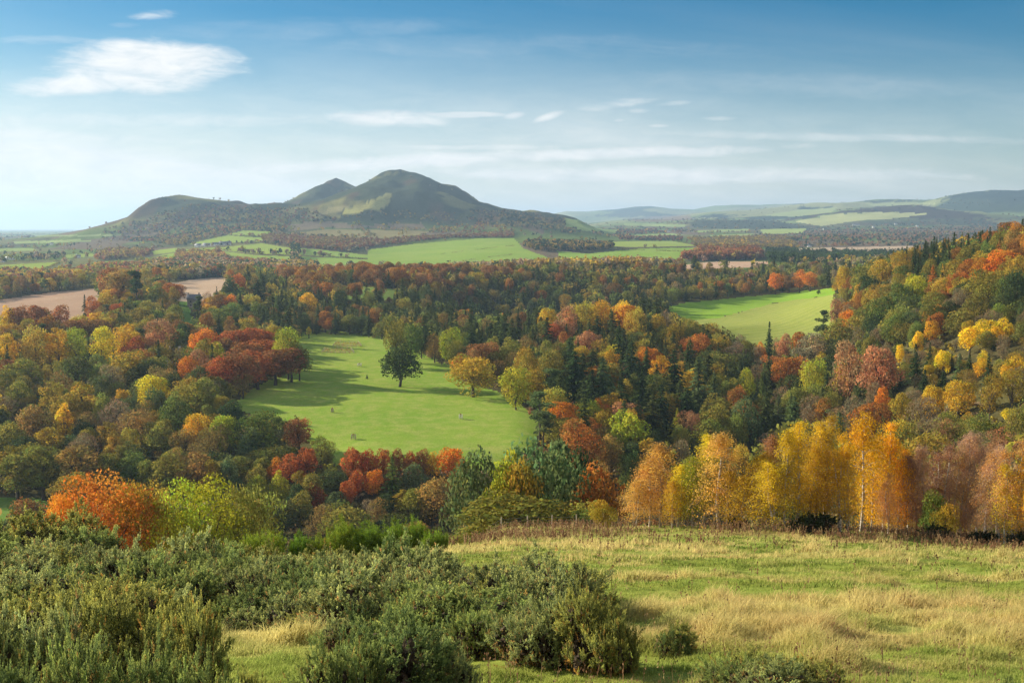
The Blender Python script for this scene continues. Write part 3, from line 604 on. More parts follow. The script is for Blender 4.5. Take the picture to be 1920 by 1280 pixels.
for i, (nm, poly, y0, y1, cc, stp) in enumerate(FIELDS):
    if (cls == i + 1).sum() < 3: print('EMPTY FIELD', i, nm); continue
    setp(link(nm, submesh(nm, cls == i + 1, groundmat(nm, *cc, stripes=stp, bump=.12 if y0 < 1200 else .4))), kind='structure')
# river in the wooded gorge
xs = np.linspace(-420, 160, 60); ys = 866 + 30 * np.sin(xs / 130.); Vr = []
for x_, y_ in zip(xs, ys): Vr += [(x_, y_ - 42, -90.6), (x_, y_ + 42, -90.6)]
wm, nt, nd, lk = newmat('river_water'); b = nd.new('ShaderNodeBsdfPrincipled'); b.inputs['Base Color'].default_value = (.03, .04, .05, 1); b.inputs['Roughness'].default_value = .08
bp = nd.new('ShaderNodeBump'); bp.inputs['Strength'].default_value = .15; lk.new(noise_out(nt, .8, 3), bp.inputs['Height']); lk.new(bp.outputs[0], b.inputs['Normal'])
o_ = nd.new('ShaderNodeOutputMaterial'); lk.new(b.outputs[0], o_.inputs[0])
setp(link('river', mkmesh('river', Vr, [(2 * i, 2 * i + 2, 2 * i + 3, 2 * i + 1) for i in range(59)], None, [wm])), kind='structure')

# ------------------------------------------------------------------ trees: heroes (px, top row, base row or -distance, width px, kind, tint, label of a landmark or None)
HERO = [
 (175, 893, -104, 255, 'bigoak', 'amber2', 'rounded orange oak rising beyond the gorse'),
 (115, 925, -100, 110, 'bigoak', 'orange', None),
 (372, 897, -106, 215, 'bigoak', 'yelgreen', 'broad yellow green oak rising beyond the gorse'),
 (470, 908, -110, 170, 'bigoak', 'olive', None), (268, 900, -108, 170, 'bigoak', 'oldgold', None),
 (748, 645, 725, 80, 'oak', 'deep', 'lone spreading oak standing in the bright pasture'),
 (742, 596, 688, 44, 'oak', 'olive', None), (770, 605, 680, 50, 'oak', 'green', None),
 (887, 666, 744, 86, 'oak', 'oldgold', 'gold topped oak at the pasture edge'),
 # copse of beeches left of the pasture
 (392, 678, 738, 62, 'beech', 'copper', 'copper beech at the near corner of the red copse'),
 (418, 668, 742, 70, 'beech', 'red', None), (448, 662, 740, 78, 'beech', 'copper', None), (482, 655, 730, 76, 'beech', 'red', 'deep red beech fronting the copse'),
 (515, 655, 722, 72, 'beech', 'copper', None), (545, 650, 716, 58, 'beech', 'copper', None), (460, 640, 712, 70, 'beech', 'copper', None), (500, 636, 700, 70, 'beech', 'red', None),
 (365, 622, 690, 34, 'maple', 'orange', None), (385, 617, 690, 44, 'beech', 'orange', None), (418, 620, 690, 50, 'beech', 'red', None), (448, 616, 690, 48, 'beech', 'red', None),
 (478, 614, 690, 46, 'beech', 'red', None), (505, 620, 690, 44, 'beech', 'red', None), (404, 640, 705, 34, 'oak', 'yelgreen', None), (458, 636, 690, 34, 'sycamore', 'yelgreen', None),
 (538, 612, 712, 56, 'sycamore', 'yelgreen', 'yellow green sycamore at the end of the red copse'), (560, 640, 714, 44, 'oak', 'olive', None), (370, 655, 725, 46, 'oak', 'pink', None), (350, 668, 730, 40, 'oak', 'orange', None),
 # left middle
 (292, 597, 678, 66, 'sycamore', 'pink', 'tall tan sycamore above the slate roofed house'), (250, 630, 690, 46, 'beech', 'red', 'small pinkish red beech left of the slate roofed house'),
 (296, 628, 718, 18, 'spruce', 'dkgreen', 'dark spire spruce in front of the slate roofed house'), (245, 657, 738, 78, 'oak', 'oldgold', None), (340, 605, 672, 40, 'oak', 'dkgreen', None),
 (62, 612, 700, 62, 'oak', 'oldgold', None), (108, 614, 698, 46, 'sycamore', 'gold', None), (145, 613, 695, 44, 'sycamore', 'yelgreen', None), (188, 612, 692, 52, 'sycamore', 'yellow', 'bright yellow sycamore beside the small lawn'),
 (232, 606, 685, 46, 'sycamore', 'gold', None), (8, 625, 700, 44, 'sycamore', 'gold', None), (165, 625, 690, 14, 'spruce', 'dkgreen', None),
 (14, 572, 645, 40, 'oak', 'gold', None), (34, 573, 645, 42, 'beech', 'copper', None), (68, 572, 640, 46, 'beech', 'copper', None), (108, 572, 635, 46, 'beech', 'copper', 'copper beech before the ploughed field'), (86, 580, 635, 30, 'oak', 'green', None),
 (158, 550, 610, 16, 'spruce', 'dkgreen', None), (172, 555, 612, 30, 'beech', 'russet', None), (190, 538, 590, 14, 'spruce', 'dkgreen', None), (197, 545, 605, 36, 'oak', 'oldgold', None),
 (228, 505, 580, 60, 'beech', 'brown', None), (255, 508, 590, 40, 'pine', 'dkgreen', None), (205, 502, 575, 40, 'beech', 'copper', None), (322, 530, 576, 46, 'beech', 'russet', 'russet beech beside the tan ploughed field'), (295, 535, 585, 36, 'oak', 'olive', None),
 (218, 568, 612, 26, 'beech', 'red', None), (250, 563, 600, 50, 'oak', 'green', None), (290, 580, 622, 48, 'oak', 'green', None), (325, 571, 625, 46, 'oak', 'olive', None), (150, 590, 640, 46, 'oak', 'oldgold', None), (180, 585, 640, 40, 'maple', 'gold', None),
 (405, 577, 628, 42, 'oak', 'green', 'round green oak behind the red copse'), (431, 552, 600, 28, 'beech', 'orange', 'small flame orange beech among dark conifers'), (406, 535, 590, 13, 'spruce', 'dkgreen', None), (450, 541, 595, 17, 'spruce', 'dkgreen', None),
 (483, 522, 590, 42, 'fir', 'dkgreen', 'broad dark fir above the valley wood'), (390, 546, 590, 26, 'ash', 'taupe', None), (446, 512, 560, 26, 'beech', 'russet', None), (430, 520, 570, 34, 'oak', 'dkgreen', None), (575, 548, 600, 40, 'oak', 'gold', 'gold topped oak in the dark wood'),
 (517, 553, 610, 15, 'spruce', 'green', None), (560, 612, 634, 8, 'poplar', 'gold', None), (579, 612, 634, 10, 'poplar', 'yellow', 'small yellow tree on the far pasture edge'),
 # left lower slope
 (79, 712, 792, 30, 'spruce', 'dkgreen', 'dark pointed spruce in the olive left hand wood'), (152, 715, 805, 60, 'sycamore', 'oldgold', None), (120, 755, 850, 32, 'poplar', 'gold', 'slender golden poplar in the left hand wood'), (158, 785, 850, 50, 'oak', 'dkgreen', None),
 (30, 850, 937, 70, 'alder', 'olive', None), (75, 835, 937, 66, 'alder', 'olive', None), (150, 835, 935, 80, 'alder', 'brown', None), (245, 842, 930, 78, 'oak', 'green', None), (200, 850, 935, 50, 'alder', 'olive', None),
 (320, 850, 945, 60, 'alder', 'olive', None), (365, 848, 945, 60, 'alder', 'brown', None), (430, 856, 950, 44, 'maple', 'bluegreen', None), (280, 860, 940, 50, 'alder', 'olive', None), (400, 862, 950, 40, 'alder', 'oldgold', None),
 (60, 760, 850, 60, 'oak', 'brown', None), (95, 800, 880, 50, 'alder', 'oldgold', None), (20, 790, 880, 60, 'oak', 'olive', None), (215, 745, 830, 60, 'ash', 'taupe', None), (250, 770, 855, 80, 'ash', 'brown', None), (305, 790, 865, 60, 'oak', 'olive', None),
 (285, 703, 790, 66, 'sycamore', 'yellow', 'yellow sycamore crowning the left hand wood'), (262, 706, 770, 26, 'poplar', 'yelgreen', None), (358, 718, 800, 84, 'oak', 'olive', 'broad dark olive oak under the red copse'), (330, 735, 830, 60, 'oak', 'green', None), (430, 748, 810, 56, 'oak', 'dkgreen', None),
 (370, 773, 850, 56, 'sycamore', 'gold', None), (345, 800, 870, 50, 'ash', 'brown', None), (420, 777, 868, 56, 'sycamore', 'yelgreen', 'yellow green drooping sycamore beside the green oak'), (492, 771, 862, 92, 'oak', 'green', 'big domed green oak at the near pasture edge'), (558, 783, 855, 50, 'beech', 'copper', 'copper beech beside the big green oak'),
 (468, 800, 880, 50, 'oak', 'bluegreen', None), (533, 822, 865, 28, 'larch', 'bluegreen', None), (600, 815, 880, 40, 'ash', 'olive', None), (615, 825, 875, 34, 'ash', 'olive', None),
 # bottom centre
 (545, 848, 915, 64, 'maple', 'red', 'scarlet maple below the copper beech'), (575, 838, 905, 46, 'maple', 'red', None), (518, 855, 915, 34, 'maple', 'orange', None), (593, 900, 960, 34, 'maple', 'red', None), (480, 868, 940, 46, 'oak', 'olive', None),
 (480, 890, 960, 44, 'oak', 'yelgreen', None), (525, 882, 960, 42, 'oak', 'yelgreen', 'small yellow topped oak behind the broom'), (582, 886, 960, 46, 'oak', 'olive', None), (630, 920, 975, 50, 'maple', 'bluegreen', 'small round blue green tree behind the broom'), (575, 930, 975, 34, 'fir', 'bluegreen', None), (555, 905, 975, 40, 'oak', 'dkgreen', None),
 (662, 838, 905, 46, 'maple', 'red', None), (690, 842, 905, 38, 'maple', 'red', None), (718, 840, 900, 38, 'maple', 'red', None), (745, 840, 900, 34, 'maple', 'copper', None), (793, 842, 900, 36, 'maple', 'copper', None), (845, 838, 900, 62, 'maple', 'orange', 'flame orange maple on the near pasture edge'), (810, 845, 900, 28, 'maple', 'gold', None), (770, 845, 900, 34, 'maple', 'red', None),
 (700, 880, 935, 40, 'maple', 'orange', None), (670, 880, 940, 40, 'maple', 'red', None), (650, 900, 960, 36, 'maple', 'red', None), (735, 852, 935, 48, 'larch', 'green', 'green pyramid larch among red maples'), (778, 868, 935, 50, 'oak', 'bluegreen', 'round blue green oak behind the larch'), (755, 915, 968, 52, 'fir', 'oldgold', 'layered yellowish cedar like fir beyond the broom'),
 (820, 895, 990, 96, 'oak', 'brown', 'large dull brown oak behind the meadow corner'), (775, 915, 985, 60, 'oak', 'olive', None), (865, 880, 985, 60, 'oak', 'olive', None), (720, 925, 980, 50, 'maple', 'dkgreen', None), (690, 935, 985, 44, 'ash', 'taupe', None),
 (898, 842, -130, 130, 'oak', 'bluegreen', None), (950, 846, -126, 96, 'oak', 'yelgreen', 'yellowish oak between two grey green trees behind the meadow fence'), (978, 862, -124, 84, 'oak', 'oldgold', None), (1012, 826, -128, 170, 'oak', 'bluegreen', 'tall grey green oak behind the meadow fence'), (1045, 830, -150, 86, 'pine', 'bluegreen', None), (1068, 842, -138, 110, 'oak', 'dkgreen', None),
 (1085, 788, 905, 92, 'beech', 'russet', 'large rust domed beech behind the birches'), (1145, 815, 915, 52, 'beech', 'brown', None), (1122, 872, -130, 110, 'beech', 'russet', None), (1190, 830, 905, 72, 'oak', 'dkgreen', None), (1090, 872, -134, 90, 'oak', 'dkgreen', None), (1110, 780, 850, 50, 'beech', 'russet', None),
 # right of the pasture
 (846, 613, 690, 52, 'sycamore', 'yelgreen', 'bright yellow green sycamore right of the pasture'), (885, 615, 685, 40, 'fir', 'dkgreen', None), (960, 632, 702, 54, 'oak', 'olive', 'round olive oak above the pasture corner'), (918, 645, 695, 44, 'oak', 'olive', None), (988, 650, 740, 50, 'oak', 'oldgold', None), (968, 688, 768, 58, 'oak', 'yelgreen', 'yellow edged oak at the pasture corner'), (1000, 690, 765, 50, 'oak', 'oldgold', None),
 (1030, 655, 735, 56, 'oak', 'olive', None), (1012, 735, 830, 60, 'pine', 'bluegreen', 'dusky pine at the right hand pasture corner'), (1040, 692, 775, 60, 'pine', 'bluegreen', None), (1020, 770, 850, 50, 'pine', 'bluegreen', None), (1070, 628, 730, 40, 'fir', 'dkgreen', None), (1078, 655, 765, 54, 'fir', 'dkgreen', 'tall shaggy dark fir above the orange beeches'),
 (920, 604, 648, 34, 'fir', 'dkgreen', None), (1004, 605, 652, 46, 'fir', 'dkgreen', 'spreading dark fir above the river bend'), (815, 625, 680, 34, 'ash', 'brown', None), (790, 612, 672, 34, 'oak', 'dkgreen', None), (862, 660, 700, 26, 'maple', 'orange', None),
 (1028, 577, 642, 38, 'sycamore', 'gold', 'gold sycamore at the head of the river gorge'), (1062, 574, 655, 46, 'beech', 'pink', 'pinkish beech at the head of the river gorge'), (1040, 605, 660, 40, 'beech', 'red', None), (1092, 565, 640, 50, 'oak', 'oldgold', None), (1128, 563, 640, 44, 'oak', 'gold', None), (1165, 565, 640, 54, 'oak', 'gold', 'gold crowned oak on the wooded knoll'), (1190, 576, 655, 46, 'oak', 'oldgold', None), (1180, 572, 640, 50, 'beech', 'orange', None),
 (1210, 590, 655, 36, 'oak', 'bluegreen', None), (1232, 588, 655, 38, 'oak', 'oldgold', None), (1262, 608, 670, 40, 'oak', 'oldgold', None), (1250, 580, 650, 22, 'ash', 'taupe', None), (1120, 590, 650, 30, 'fir', 'dkgreen', None), (1062, 605, 660, 22, 'spruce', 'dkgreen', None),
 (1100, 620, 690, 50, 'beech', 'pink', None), (1130, 635, 700, 50, 'ash', 'oldgold', None), (1150, 645, 705, 32, 'sycamore', 'yellow', None), (1160, 612, 720, 38, 'fir', 'dkgreen', None), (1185, 635, 755, 42, 'fir', 'dkgreen', 'tall dark fir in the middle of the conifer stand'), (1130, 665, 780, 44, 'fir', 'bluegreen', None), (1110, 690, 790, 44, 'fir', 'dkgreen', None),
 (1215, 650, 710, 48, 'beech', 'orange', 'orange beech among the firs'), (1240, 665, 740, 46, 'sycamore', 'gold', None), (1265, 650, 770, 44, 'fir', 'dkgreen', None), (1205, 690, 800, 40, 'fir', 'dkgreen', None), (1165, 710, 800, 42, 'fir', 'dkgreen', None), (1240, 715, 820, 42, 'fir', 'dkgreen', None), (1290, 640, 750, 34, 'spruce', 'dkgreen', None), (1310, 665, 790, 50, 'fir', 'bluegreen', None), (1340, 690, 790, 40, 'spruce', 'bluegreen', None), (1290, 720, 820, 44, 'fir', 'dkgreen', None),
 (1056, 752, 815, 54, 'beech', 'orange', 'flame orange beech beside the dusky pine'), (1100, 750, 812, 62, 'oak', 'yelgreen', None), (1132, 745, 800, 40, 'beech', 'orange', None), (1175, 752, 830, 60, 'beech', 'pink', None), (1178, 770, 875, 76, 'oak', 'yelgreen', 'yellow green oak below the firs'), (1130, 770, 850, 44, 'oak', 'oldgold', None), (1270, 762, 835, 36, 'larch', 'yelgreen', 'pale green pyramid larch above the birches'),
 # right
 (1300, 600, 660, 34, 'oak', 'olive', None), (1310, 626, 695, 60, 'beech', 'russet', 'russet beech below the right hand field'), (1345, 635, 690, 46, 'oak', 'oldgold', None), (1382, 640, 700, 44, 'ash', 'taupe', None), (1443, 600, 688, 22, 'spruce', 'dkgreen', 'narrow dark spruce standing up before the right hand field'), (1425, 640, 690, 22, 'maple', 'orange', None), (1470, 625, 700, 34, 'beech', 'pink', None), (1498, 622, 680, 34, 'beech', 'russet', None), (1522, 625, 705, 66, 'beech', 'taupe', None),
 (1480, 667, 752, 64, 'beech', 'russet', 'orange red beech in the valley left of the twin domed beech'), (1528, 670, 775, 52, 'oak', 'yelgreen', 'yellow green oak left of the twin domed beech'), (1552, 695, 785, 30, 'fir', 'dkgreen', None), (1598, 640, 768, 74, 'beech', 'pink', 'rounded pinkish beech, left half of a twin dome'), (1648, 648, 768, 66, 'beech', 'pink', 'rounded pinkish beech, right half of a twin dome'),
 (1575, 598, 680, 74, 'oak', 'olive', 'dark olive oak at the corner of the right hand field'), (1545, 582, 650, 34, 'pine', 'dkgreen', None), (1590, 580, 640, 36, 'beech', 'orange', None), (1655, 557, 625, 60, 'oak', 'green', 'deep green oak on the right hand slope'), (1640, 590, 650, 46, 'oak', 'dkgreen', None), (1720, 515, 580, 44, 'oak', 'yelgreen', 'yellow green oak on the right hand slope'), (1690, 530, 600, 46, 'oak', 'green', None),
 (1570, 560, 620, 34, 'beech', 'pink', None), (1583, 498, 560, 26, 'sycamore', 'gold', None), (1620, 498, 560, 44, 'oak', 'olive', None), (1655, 485, 545, 44, 'oak', 'oldgold', None), (1690, 470, 530, 44, 'oak', 'oldgold', None), (1612, 530, 590, 26, 'sycamore', 'gold', None), (1630, 515, 575, 40, 'oak', 'dkgreen', None),
 (1855, 505, 585, 70, 'oak', 'olive', 'broad olive oak high on the right hand slope'), (1880, 468, 540, 60, 'beech', 'orange', 'orange topped beech high on the right hand slope'), (1910, 478, 560, 50, 'oak', 'oldgold', None), (1700, 462, 512, 17, 'spruce', 'dkgreen', None), (1716, 457, 510, 18, 'spruce', 'dkgreen', None), (1735, 447, 508, 18, 'spruce', 'dkgreen', None), (1752, 441, 505, 19, 'spruce', 'dkgreen', None), (1770, 444, 508, 18, 'spruce', 'dkgreen', None), (1790, 433, 500, 20, 'spruce', 'dkgreen', None), (1803, 445, 508, 16, 'spruce', 'dkgreen', None), (1816, 436, 502, 20, 'spruce', 'dkgreen', None), (1838, 433, 502, 18, 'spruce', 'dkgreen', None), (1852, 441, 508, 18, 'spruce', 'dkgreen', None), (1826, 456, 520, 20, 'spruce', 'dkgreen', None), (1781, 460, 522, 20, 'spruce', 'dkgreen', None), (1760, 466, 526, 20, 'spruce', 'dkgreen', None), (1741, 470, 530, 20, 'spruce', 'dkgreen', None), (1722, 480, 536, 20, 'spruce', 'dkgreen', None), (1683, 475, 522, 18, 'spruce', 'dkgreen', None), (1845, 470, 530, 50, 'oak', 'oldgold', None), (1910, 505, 590, 54, 'oak', 'dkgreen', None), (1900, 430, 500, 40, 'oak', 'brown', None), (1870, 435, 500, 30, 'oak', 'olive', None), (1875, 442, 500, 22, 'larch', 'orange', None), (1900, 445, 505, 28, 'larch', 'orange', None),
 (1750, 495, 545, 26, 'larch', 'orange', 'orange larch below the ridge spruces'), (1768, 493, 545, 18, 'larch', 'gold', None), (1800, 510, 570, 40, 'beech', 'russet', None), (1820, 485, 550, 44, 'beech', 'russet', None), (1770, 520, 575, 50, 'oak', 'oldgold', None), (1755, 545, 600, 46, 'oak', 'olive', None), (1800, 540, 600, 50, 'ash', 'taupe', None), (1740, 575, 630, 26, 'maple', 'russet', None),
 (1757, 585, 640, 34, 'beech', 'russet', None), (1850, 598, 650, 56, 'maple', 'yellow', 'broad vivid yellow maple on the right hand slope'), (1820, 612, 665, 50, 'maple', 'yellow', None), (1880, 595, 645, 40, 'maple', 'yellow', None), (1722, 620, 665, 26, 'maple', 'yellow', None), (1688, 645, 690, 18, 'maple', 'yellow', 'small yellow maple behind the twin domed beech'), (1748, 600, 650, 34, 'maple', 'gold', None), (1770, 655, 705, 34, 'maple', 'yellow', None), (1845, 670, 715, 30, 'maple', 'gold', None), (1905, 665, 725, 50, 'maple', 'gold', None), (1845, 655, 700, 26, 'maple', 'yellow', None),
 (1718, 642, 725, 32, 'spruce', 'dkgreen', 'dark spruce right of the twin domed beech'), (1745, 590, 650, 18, 'spruce', 'dkgreen', None), (1745, 640, 700, 24, 'spruce', 'dkgreen', None), (1770, 690, 745, 30, 'spruce', 'dkgreen', None), (1800, 660, 720, 26, 'spruce', 'bluegreen', None), (1735, 690, 760, 34, 'spruce', 'dkgreen', None), (1855, 660, 725, 22, 'spruce', 'dkgreen', None), (1640, 700, 770, 20, 'spruce', 'dkgreen', None),
 (1800, 712, 790, 56, 'sycamore', 'gold', 'golden sycamore above the bare birches'), (1752, 722, 800, 44, 'sycamore', 'gold', None), (1735, 740, 830, 56, 'ash', 'taupe', None), (1775, 770, 850, 60, 'oak', 'olive', None), (1860, 700, 790, 44, 'ash', 'oldgold', None), (1900, 690, 780, 50, 'ash', 'oldgold', None), (1655, 725, 790, 30, 'maple', 'orange', None), (1690, 735, 800, 40, 'maple', 'oldgold', None), (1600, 740, 810, 40, 'ash', 'taupe', None),
 (1380, 715, 800, 50, 'larch', 'green', None), (1430, 720, 800, 44, 'larch', 'green', None), (1402, 690, 770, 34, 'oak', 'yelgreen', None), (1340, 755, 850, 76, 'oak', 'olive', 'rounded olive oak behind the golden birches'), (1400, 745, 850, 60, 'oak', 'bluegreen', None), (1460, 735, 830, 50, 'larch', 'bluegreen', None), (1490, 740, 830, 40, 'fir', 'bluegreen', None), (1302, 770, 850, 36, 'ash', 'pink', None), (1575, 770, 860, 30, 'fir', 'bluegreen', None), (1700, 790, 890, 60, 'maple', 'olive', None), (1640, 800, 880, 50, 'oak', 'dkgreen', None),
 (1500, 505, 548, 28, 'beech', 'orange', None), (1455, 512, 552, 28, 'beech', 'orange', 'orange beech on the far edge of the right hand field'), (1520, 510, 546, 30, 'beech', 'orange', None), (1535, 543, 552, 9, 'thorn', 'dkgreen', None),
 (688, 700, 710, 5, 'spruce', 'dkgreen', 'tiny dark conifer alone in the pasture'),
 (1130, 935, 990, 50, 'thorn', 'oldgold', 'pale leafy thorn bush beside the fence'), (940, 953, 992, 44, 'thorn', 'green', 'green thorn bush at the brow of the meadow'), (890, 973, 1003, 40, 'thorn', 'brown', None), (1755, 915, -88, 64, 'thorn', 'green', 'green shrub among the bare birches'), (1775, 940, -86, 50, 'thorn', 'oldgold', None),
]
BIRCH = [  # (px, top, base, width, kind, tint)
 (1190, 884, 988, 62, 'birch', 'apricot'), (1218, 850, 987, 60, 'birch', 'apricot'), (1240, 820, 988, 84, 'birch', 'apricot'), (1272, 858, 988, 56, 'birch', 'yellow'), (1300, 842, 989, 60, 'birch', 'yelgreen'), (1322, 800, 989, 60, 'birch', 'yelgold'), (1347, 795, 990, 86, 'birch', 'apricot'),
 (1362, 870, 991, 56, 'birch', 'gold'), (1392, 880, 991, 62, 'birch', 'gold'), (1420, 835, 992, 66, 'birch', 'gold'), (1438, 800, 992, 50, 'birch', 'pink'), (1452, 850, 994, 70, 'birch', 'yelgold'), (1470, 790, 994, 62, 'birch', 'yelgold'), (1494, 772, 994, 74, 'birch', 'yelgold'), (1518, 820, 995, 60, 'birch', 'gold'),
 (1530, 775, 995, 60, 'birch', 'gold'), (1547, 763, 996, 66, 'birch', 'gold'), (1576, 830, 998, 60, 'birch', 'gold'), (1590, 800, 998, 44, 'birch', 'amber'), (1614, 760, 998, 74, 'birch', 'amber'), (1632, 800, 999, 60, 'birch', 'amber'), (1655, 778, 1000, 70, 'birch', 'amber'), (1682, 830, 1001, 56, 'birch', 'amber'),
 (1700, 840, 1001, 56, 'barebirch', 'pink'), (1718, 850, 1002, 50, 'barebirch', 'plum'), (1733, 822, 1003, 56, 'barebirch', 'plum'), (1762, 818, 1005, 60, 'barebirch', 'pink'), (1783, 812, 1007, 56, 'barebirch', 'plum'), (1800, 835, 1009, 50, 'barebirch', 'rust'), (1812, 800, 1011, 56, 'barebirch', 'plum'), (1829, 795, 1013, 60, 'barebirch', 'plum'), (1846, 830, 1016, 50, 'barebirch', 'rust'),
 (1866, 822, 1018, 64, 'barebirch', 'plum'), (1885, 850, 1020, 50, 'birch', 'yelgold'), (1900, 810, 1021, 60, 'barebirch', 'rust'), (1925, 840, 1024, 60, 'birch', 'amber'), (1955, 830, 1026, 60, 'birch', 'amber'), (1260, 890, 990, 44, 'birch', 'gold'), (1665, 880, 1002, 46, 'barebirch', 'rust'), (1745, 880, 1005, 50, 'barebirch', 'rust'),
]
TINT.update({'deep': ((.055, .08, .025), 'deep green'), 'rust': ((.58, .30, .08), 'rusty'), 'amber2': ((.50, .19, .03), 'orange'), 'apricot': ((.64, .38, .08), 'apricot'), 'yelgold': ((.68, .49, .03), 'yellow gold'), 'amber': ((.70, .38, .02), 'amber'), 'plum': ((.60, .38, .17), 'nearly bare pinkish')})

# forest zones: (polygon in photo pixels, where-phrase, [(kind, tint, weight)], spacing factor)
ZONES = [
 ([(520, 470), (905, 478), (960, 515), (900, 540), (560, 556), (520, 520)], 'beech ridge', [('beech', 'copper', 4), ('beech', 'russet', 3), ('beech', 'pink', 1), ('oak', 'oldgold', 1.8), ('oak', 'brown', 1.6), ('oak', 'dkgreen', 1.8), ('spruce', 'dkgreen', .8)], .85),
 ([(1000, 470), (1620, 460), (1600, 556), (1250, 575), (1200, 545), (1010, 545)], 'far wood', [('spruce', 'dkgreen', 4), ('fir', 'dkgreen', 1.5), ('beech', 'copper', .9), ('beech', 'russet', .5), ('oak', 'olive', 3), ('oak', 'brown', 2.2), ('oak', 'green', 1.5), ('ash', 'taupe', 1.2), ('sycamore', 'oldgold', 1), ('maple', 'gold', .3)], .9),
 ([(430, 520), (1060, 520), (1060, 655), (560, 655), (440, 615)], 'dark valley wood', [('spruce', 'dkgreen', 4), ('fir', 'dkgreen', 2), ('oak', 'dkgreen', 3), ('oak', 'olive', 1.5), ('beech', 'copper', .6), ('oak', 'oldgold', .8), ('ash', 'brown', 1.8), ('oak', 'green', 1.5), ('beech', 'russet', .2)], .85),
 ([(1040, 540), (1370, 575), (1370, 830), (1040, 830)], 'knoll wood', [('fir', 'dkgreen', 3), ('spruce', 'dkgreen', 1.4), ('oak', 'oldgold', 2), ('beech', 'orange', .35), ('sycamore', 'gold', .5), ('oak', 'olive', 2.8), ('oak', 'green', 1.4), ('ash', 'pink', .5)], .9),
 ([(1640, 425), (1880, 395), (1870, 450), (1800, 470), (1760, 510), (1640, 490)], 'ridge top', [('spruce', 'dkgreen', 7), ('larch', 'orange', .9), ('oak', 'oldgold', .6)], .75),
 ([(1760, 390), (1960, 380), (1960, 560), (1760, 540)], 'upper slope', [('beech', 'russet', .6), ('beech', 'orange', .3), ('oak', 'green', 1.5), ('larch', 'orange', .9), ('spruce', 'dkgreen', 3), ('oak', 'oldgold', 2.2), ('oak', 'olive', 2)], .8),
 ([(1540, 470), (1960, 470), (1960, 610), (1540, 640)], 'right slope', [('oak', 'green', 2), ('oak', 'olive', 3.2), ('oak', 'oldgold', 1.6), ('beech', 'russet', .4), ('maple', 'orange', .5), ('ash', 'taupe', 2), ('oak', 'dkgreen', 1.8), ('maple', 'gold', .9)], .8),
 ([(1660, 590), (1960, 590), (1960, 800), (1660, 800)], 'scrubby slope', [('ash', 'taupe', 4), ('maple', 'yellow', 1.4), ('ash', 'oldgold', 2), ('maple', 'gold', 1), ('spruce', 'dkgreen', 1.6), ('oak', 'olive', 1.8), ('ash', 'brown', 1.4)], .62),
 ([(1200, 620), (1700, 620), (1700, 1010), (1200, 1010)], 'hollow behind the birches', [('oak', 'olive', 2), ('ash', 'taupe', 2.4), ('oak', 'dkgreen', 1.5), ('fir', 'dkgreen', 1.2), ('spruce', 'bluegreen', 1), ('beech', 'russet', .7), ('larch', 'green', .8), ('sycamore', 'gold', .5)], .85),
 ([(1700, 780), (1960, 780), (1960, 1030), (1700, 1030)], 'bank behind the bare birches', [('ash', 'taupe', 3), ('oak', 'olive', 2), ('maple', 'gold', 1.2), ('oak', 'oldgold', 1.5), ('ash', 'pink', 1.5)], .7),
 ([(-60, 480), (460, 480), (560, 560), (560, 700), (-60, 720)], 'parkland', [('oak', 'olive', 3.2), ('oak', 'green', 2.2), ('beech', 'copper', .9), ('sycamore', 'gold', 1.0), ('sycamore', 'oldgold', 1.7), ('beech', 'russet', .45), ('spruce', 'dkgreen', .8), ('ash', 'brown', 1.4), ('pine', 'dkgreen', .5)], .95),
 ([(-60, 690), (600, 690), (600, 960), (-60, 960)], 'left wood', [('oak', 'olive', 3), ('alder', 'olive', 2.5), ('ash', 'brown', 2.2), ('ash', 'taupe', 1.6), ('oak', 'dkgreen', 1.6), ('sycamore', 'oldgold', 1.5), ('maple', 'gold', .6)], .85),
 ([(440, 830), (1200, 830), (1200, 1030), (440, 1030)], 'river gorge', [('oak', 'olive', 2.4), ('alder', 'bluegreen', 1.4), ('oak', 'dkgreen', 2.2), ('ash', 'brown', 1.6), ('maple', 'red', .35), ('oak', 'oldgold', 1.4), ('oak', 'green', 1.5), ('maple', 'orange', .2)], .85),
]
DEF = ('valley', [('oak', 'olive', 2), ('ash', 'brown', 1.5), ('oak', 'dkgreen', 1.5), ('spruce', 'dkgreen', 1), ('beech', 'copper', .7)], 1.0)
trees = []   # dicts: x,y,z,h,w,kind,tint,label
for px, top, base, w, kind, tint, lab in HERO:
    if base < 0:
        Y = -base; u = float(u_of(px, (top + 1000) / 2)); x = u * Y; z = float(Hh(np.array([x]), np.array([Y]))[0])
    else:
        g = ground_at(px, base, 40)
        if g is None: print('no ground', px, base); continue
        x, Y, z = g
    x = float(u_of(px, top)) * Y
    h = float(slope(top)) * Y - z
    ww = w * Y / F
    if h < 3 and kind not in ('thorn', 'spruce'): print('short', px, top, base, Y, h)
    if h > 42 or h > 5.5 * ww or h < ww * .55: print('odd', px, top, base, kind, 'Y%.0f h%.1f w%.1f' % (Y, h, ww))
    h = min(h, 40)
    trees.append(dict(x=x, y=Y, z=z, h=h, w=ww, kind=kind, tint=tint, lab=lab, hero=True, zone=None))
HX = np.array([(t['x'], t['y'], t['w']) for t in trees])
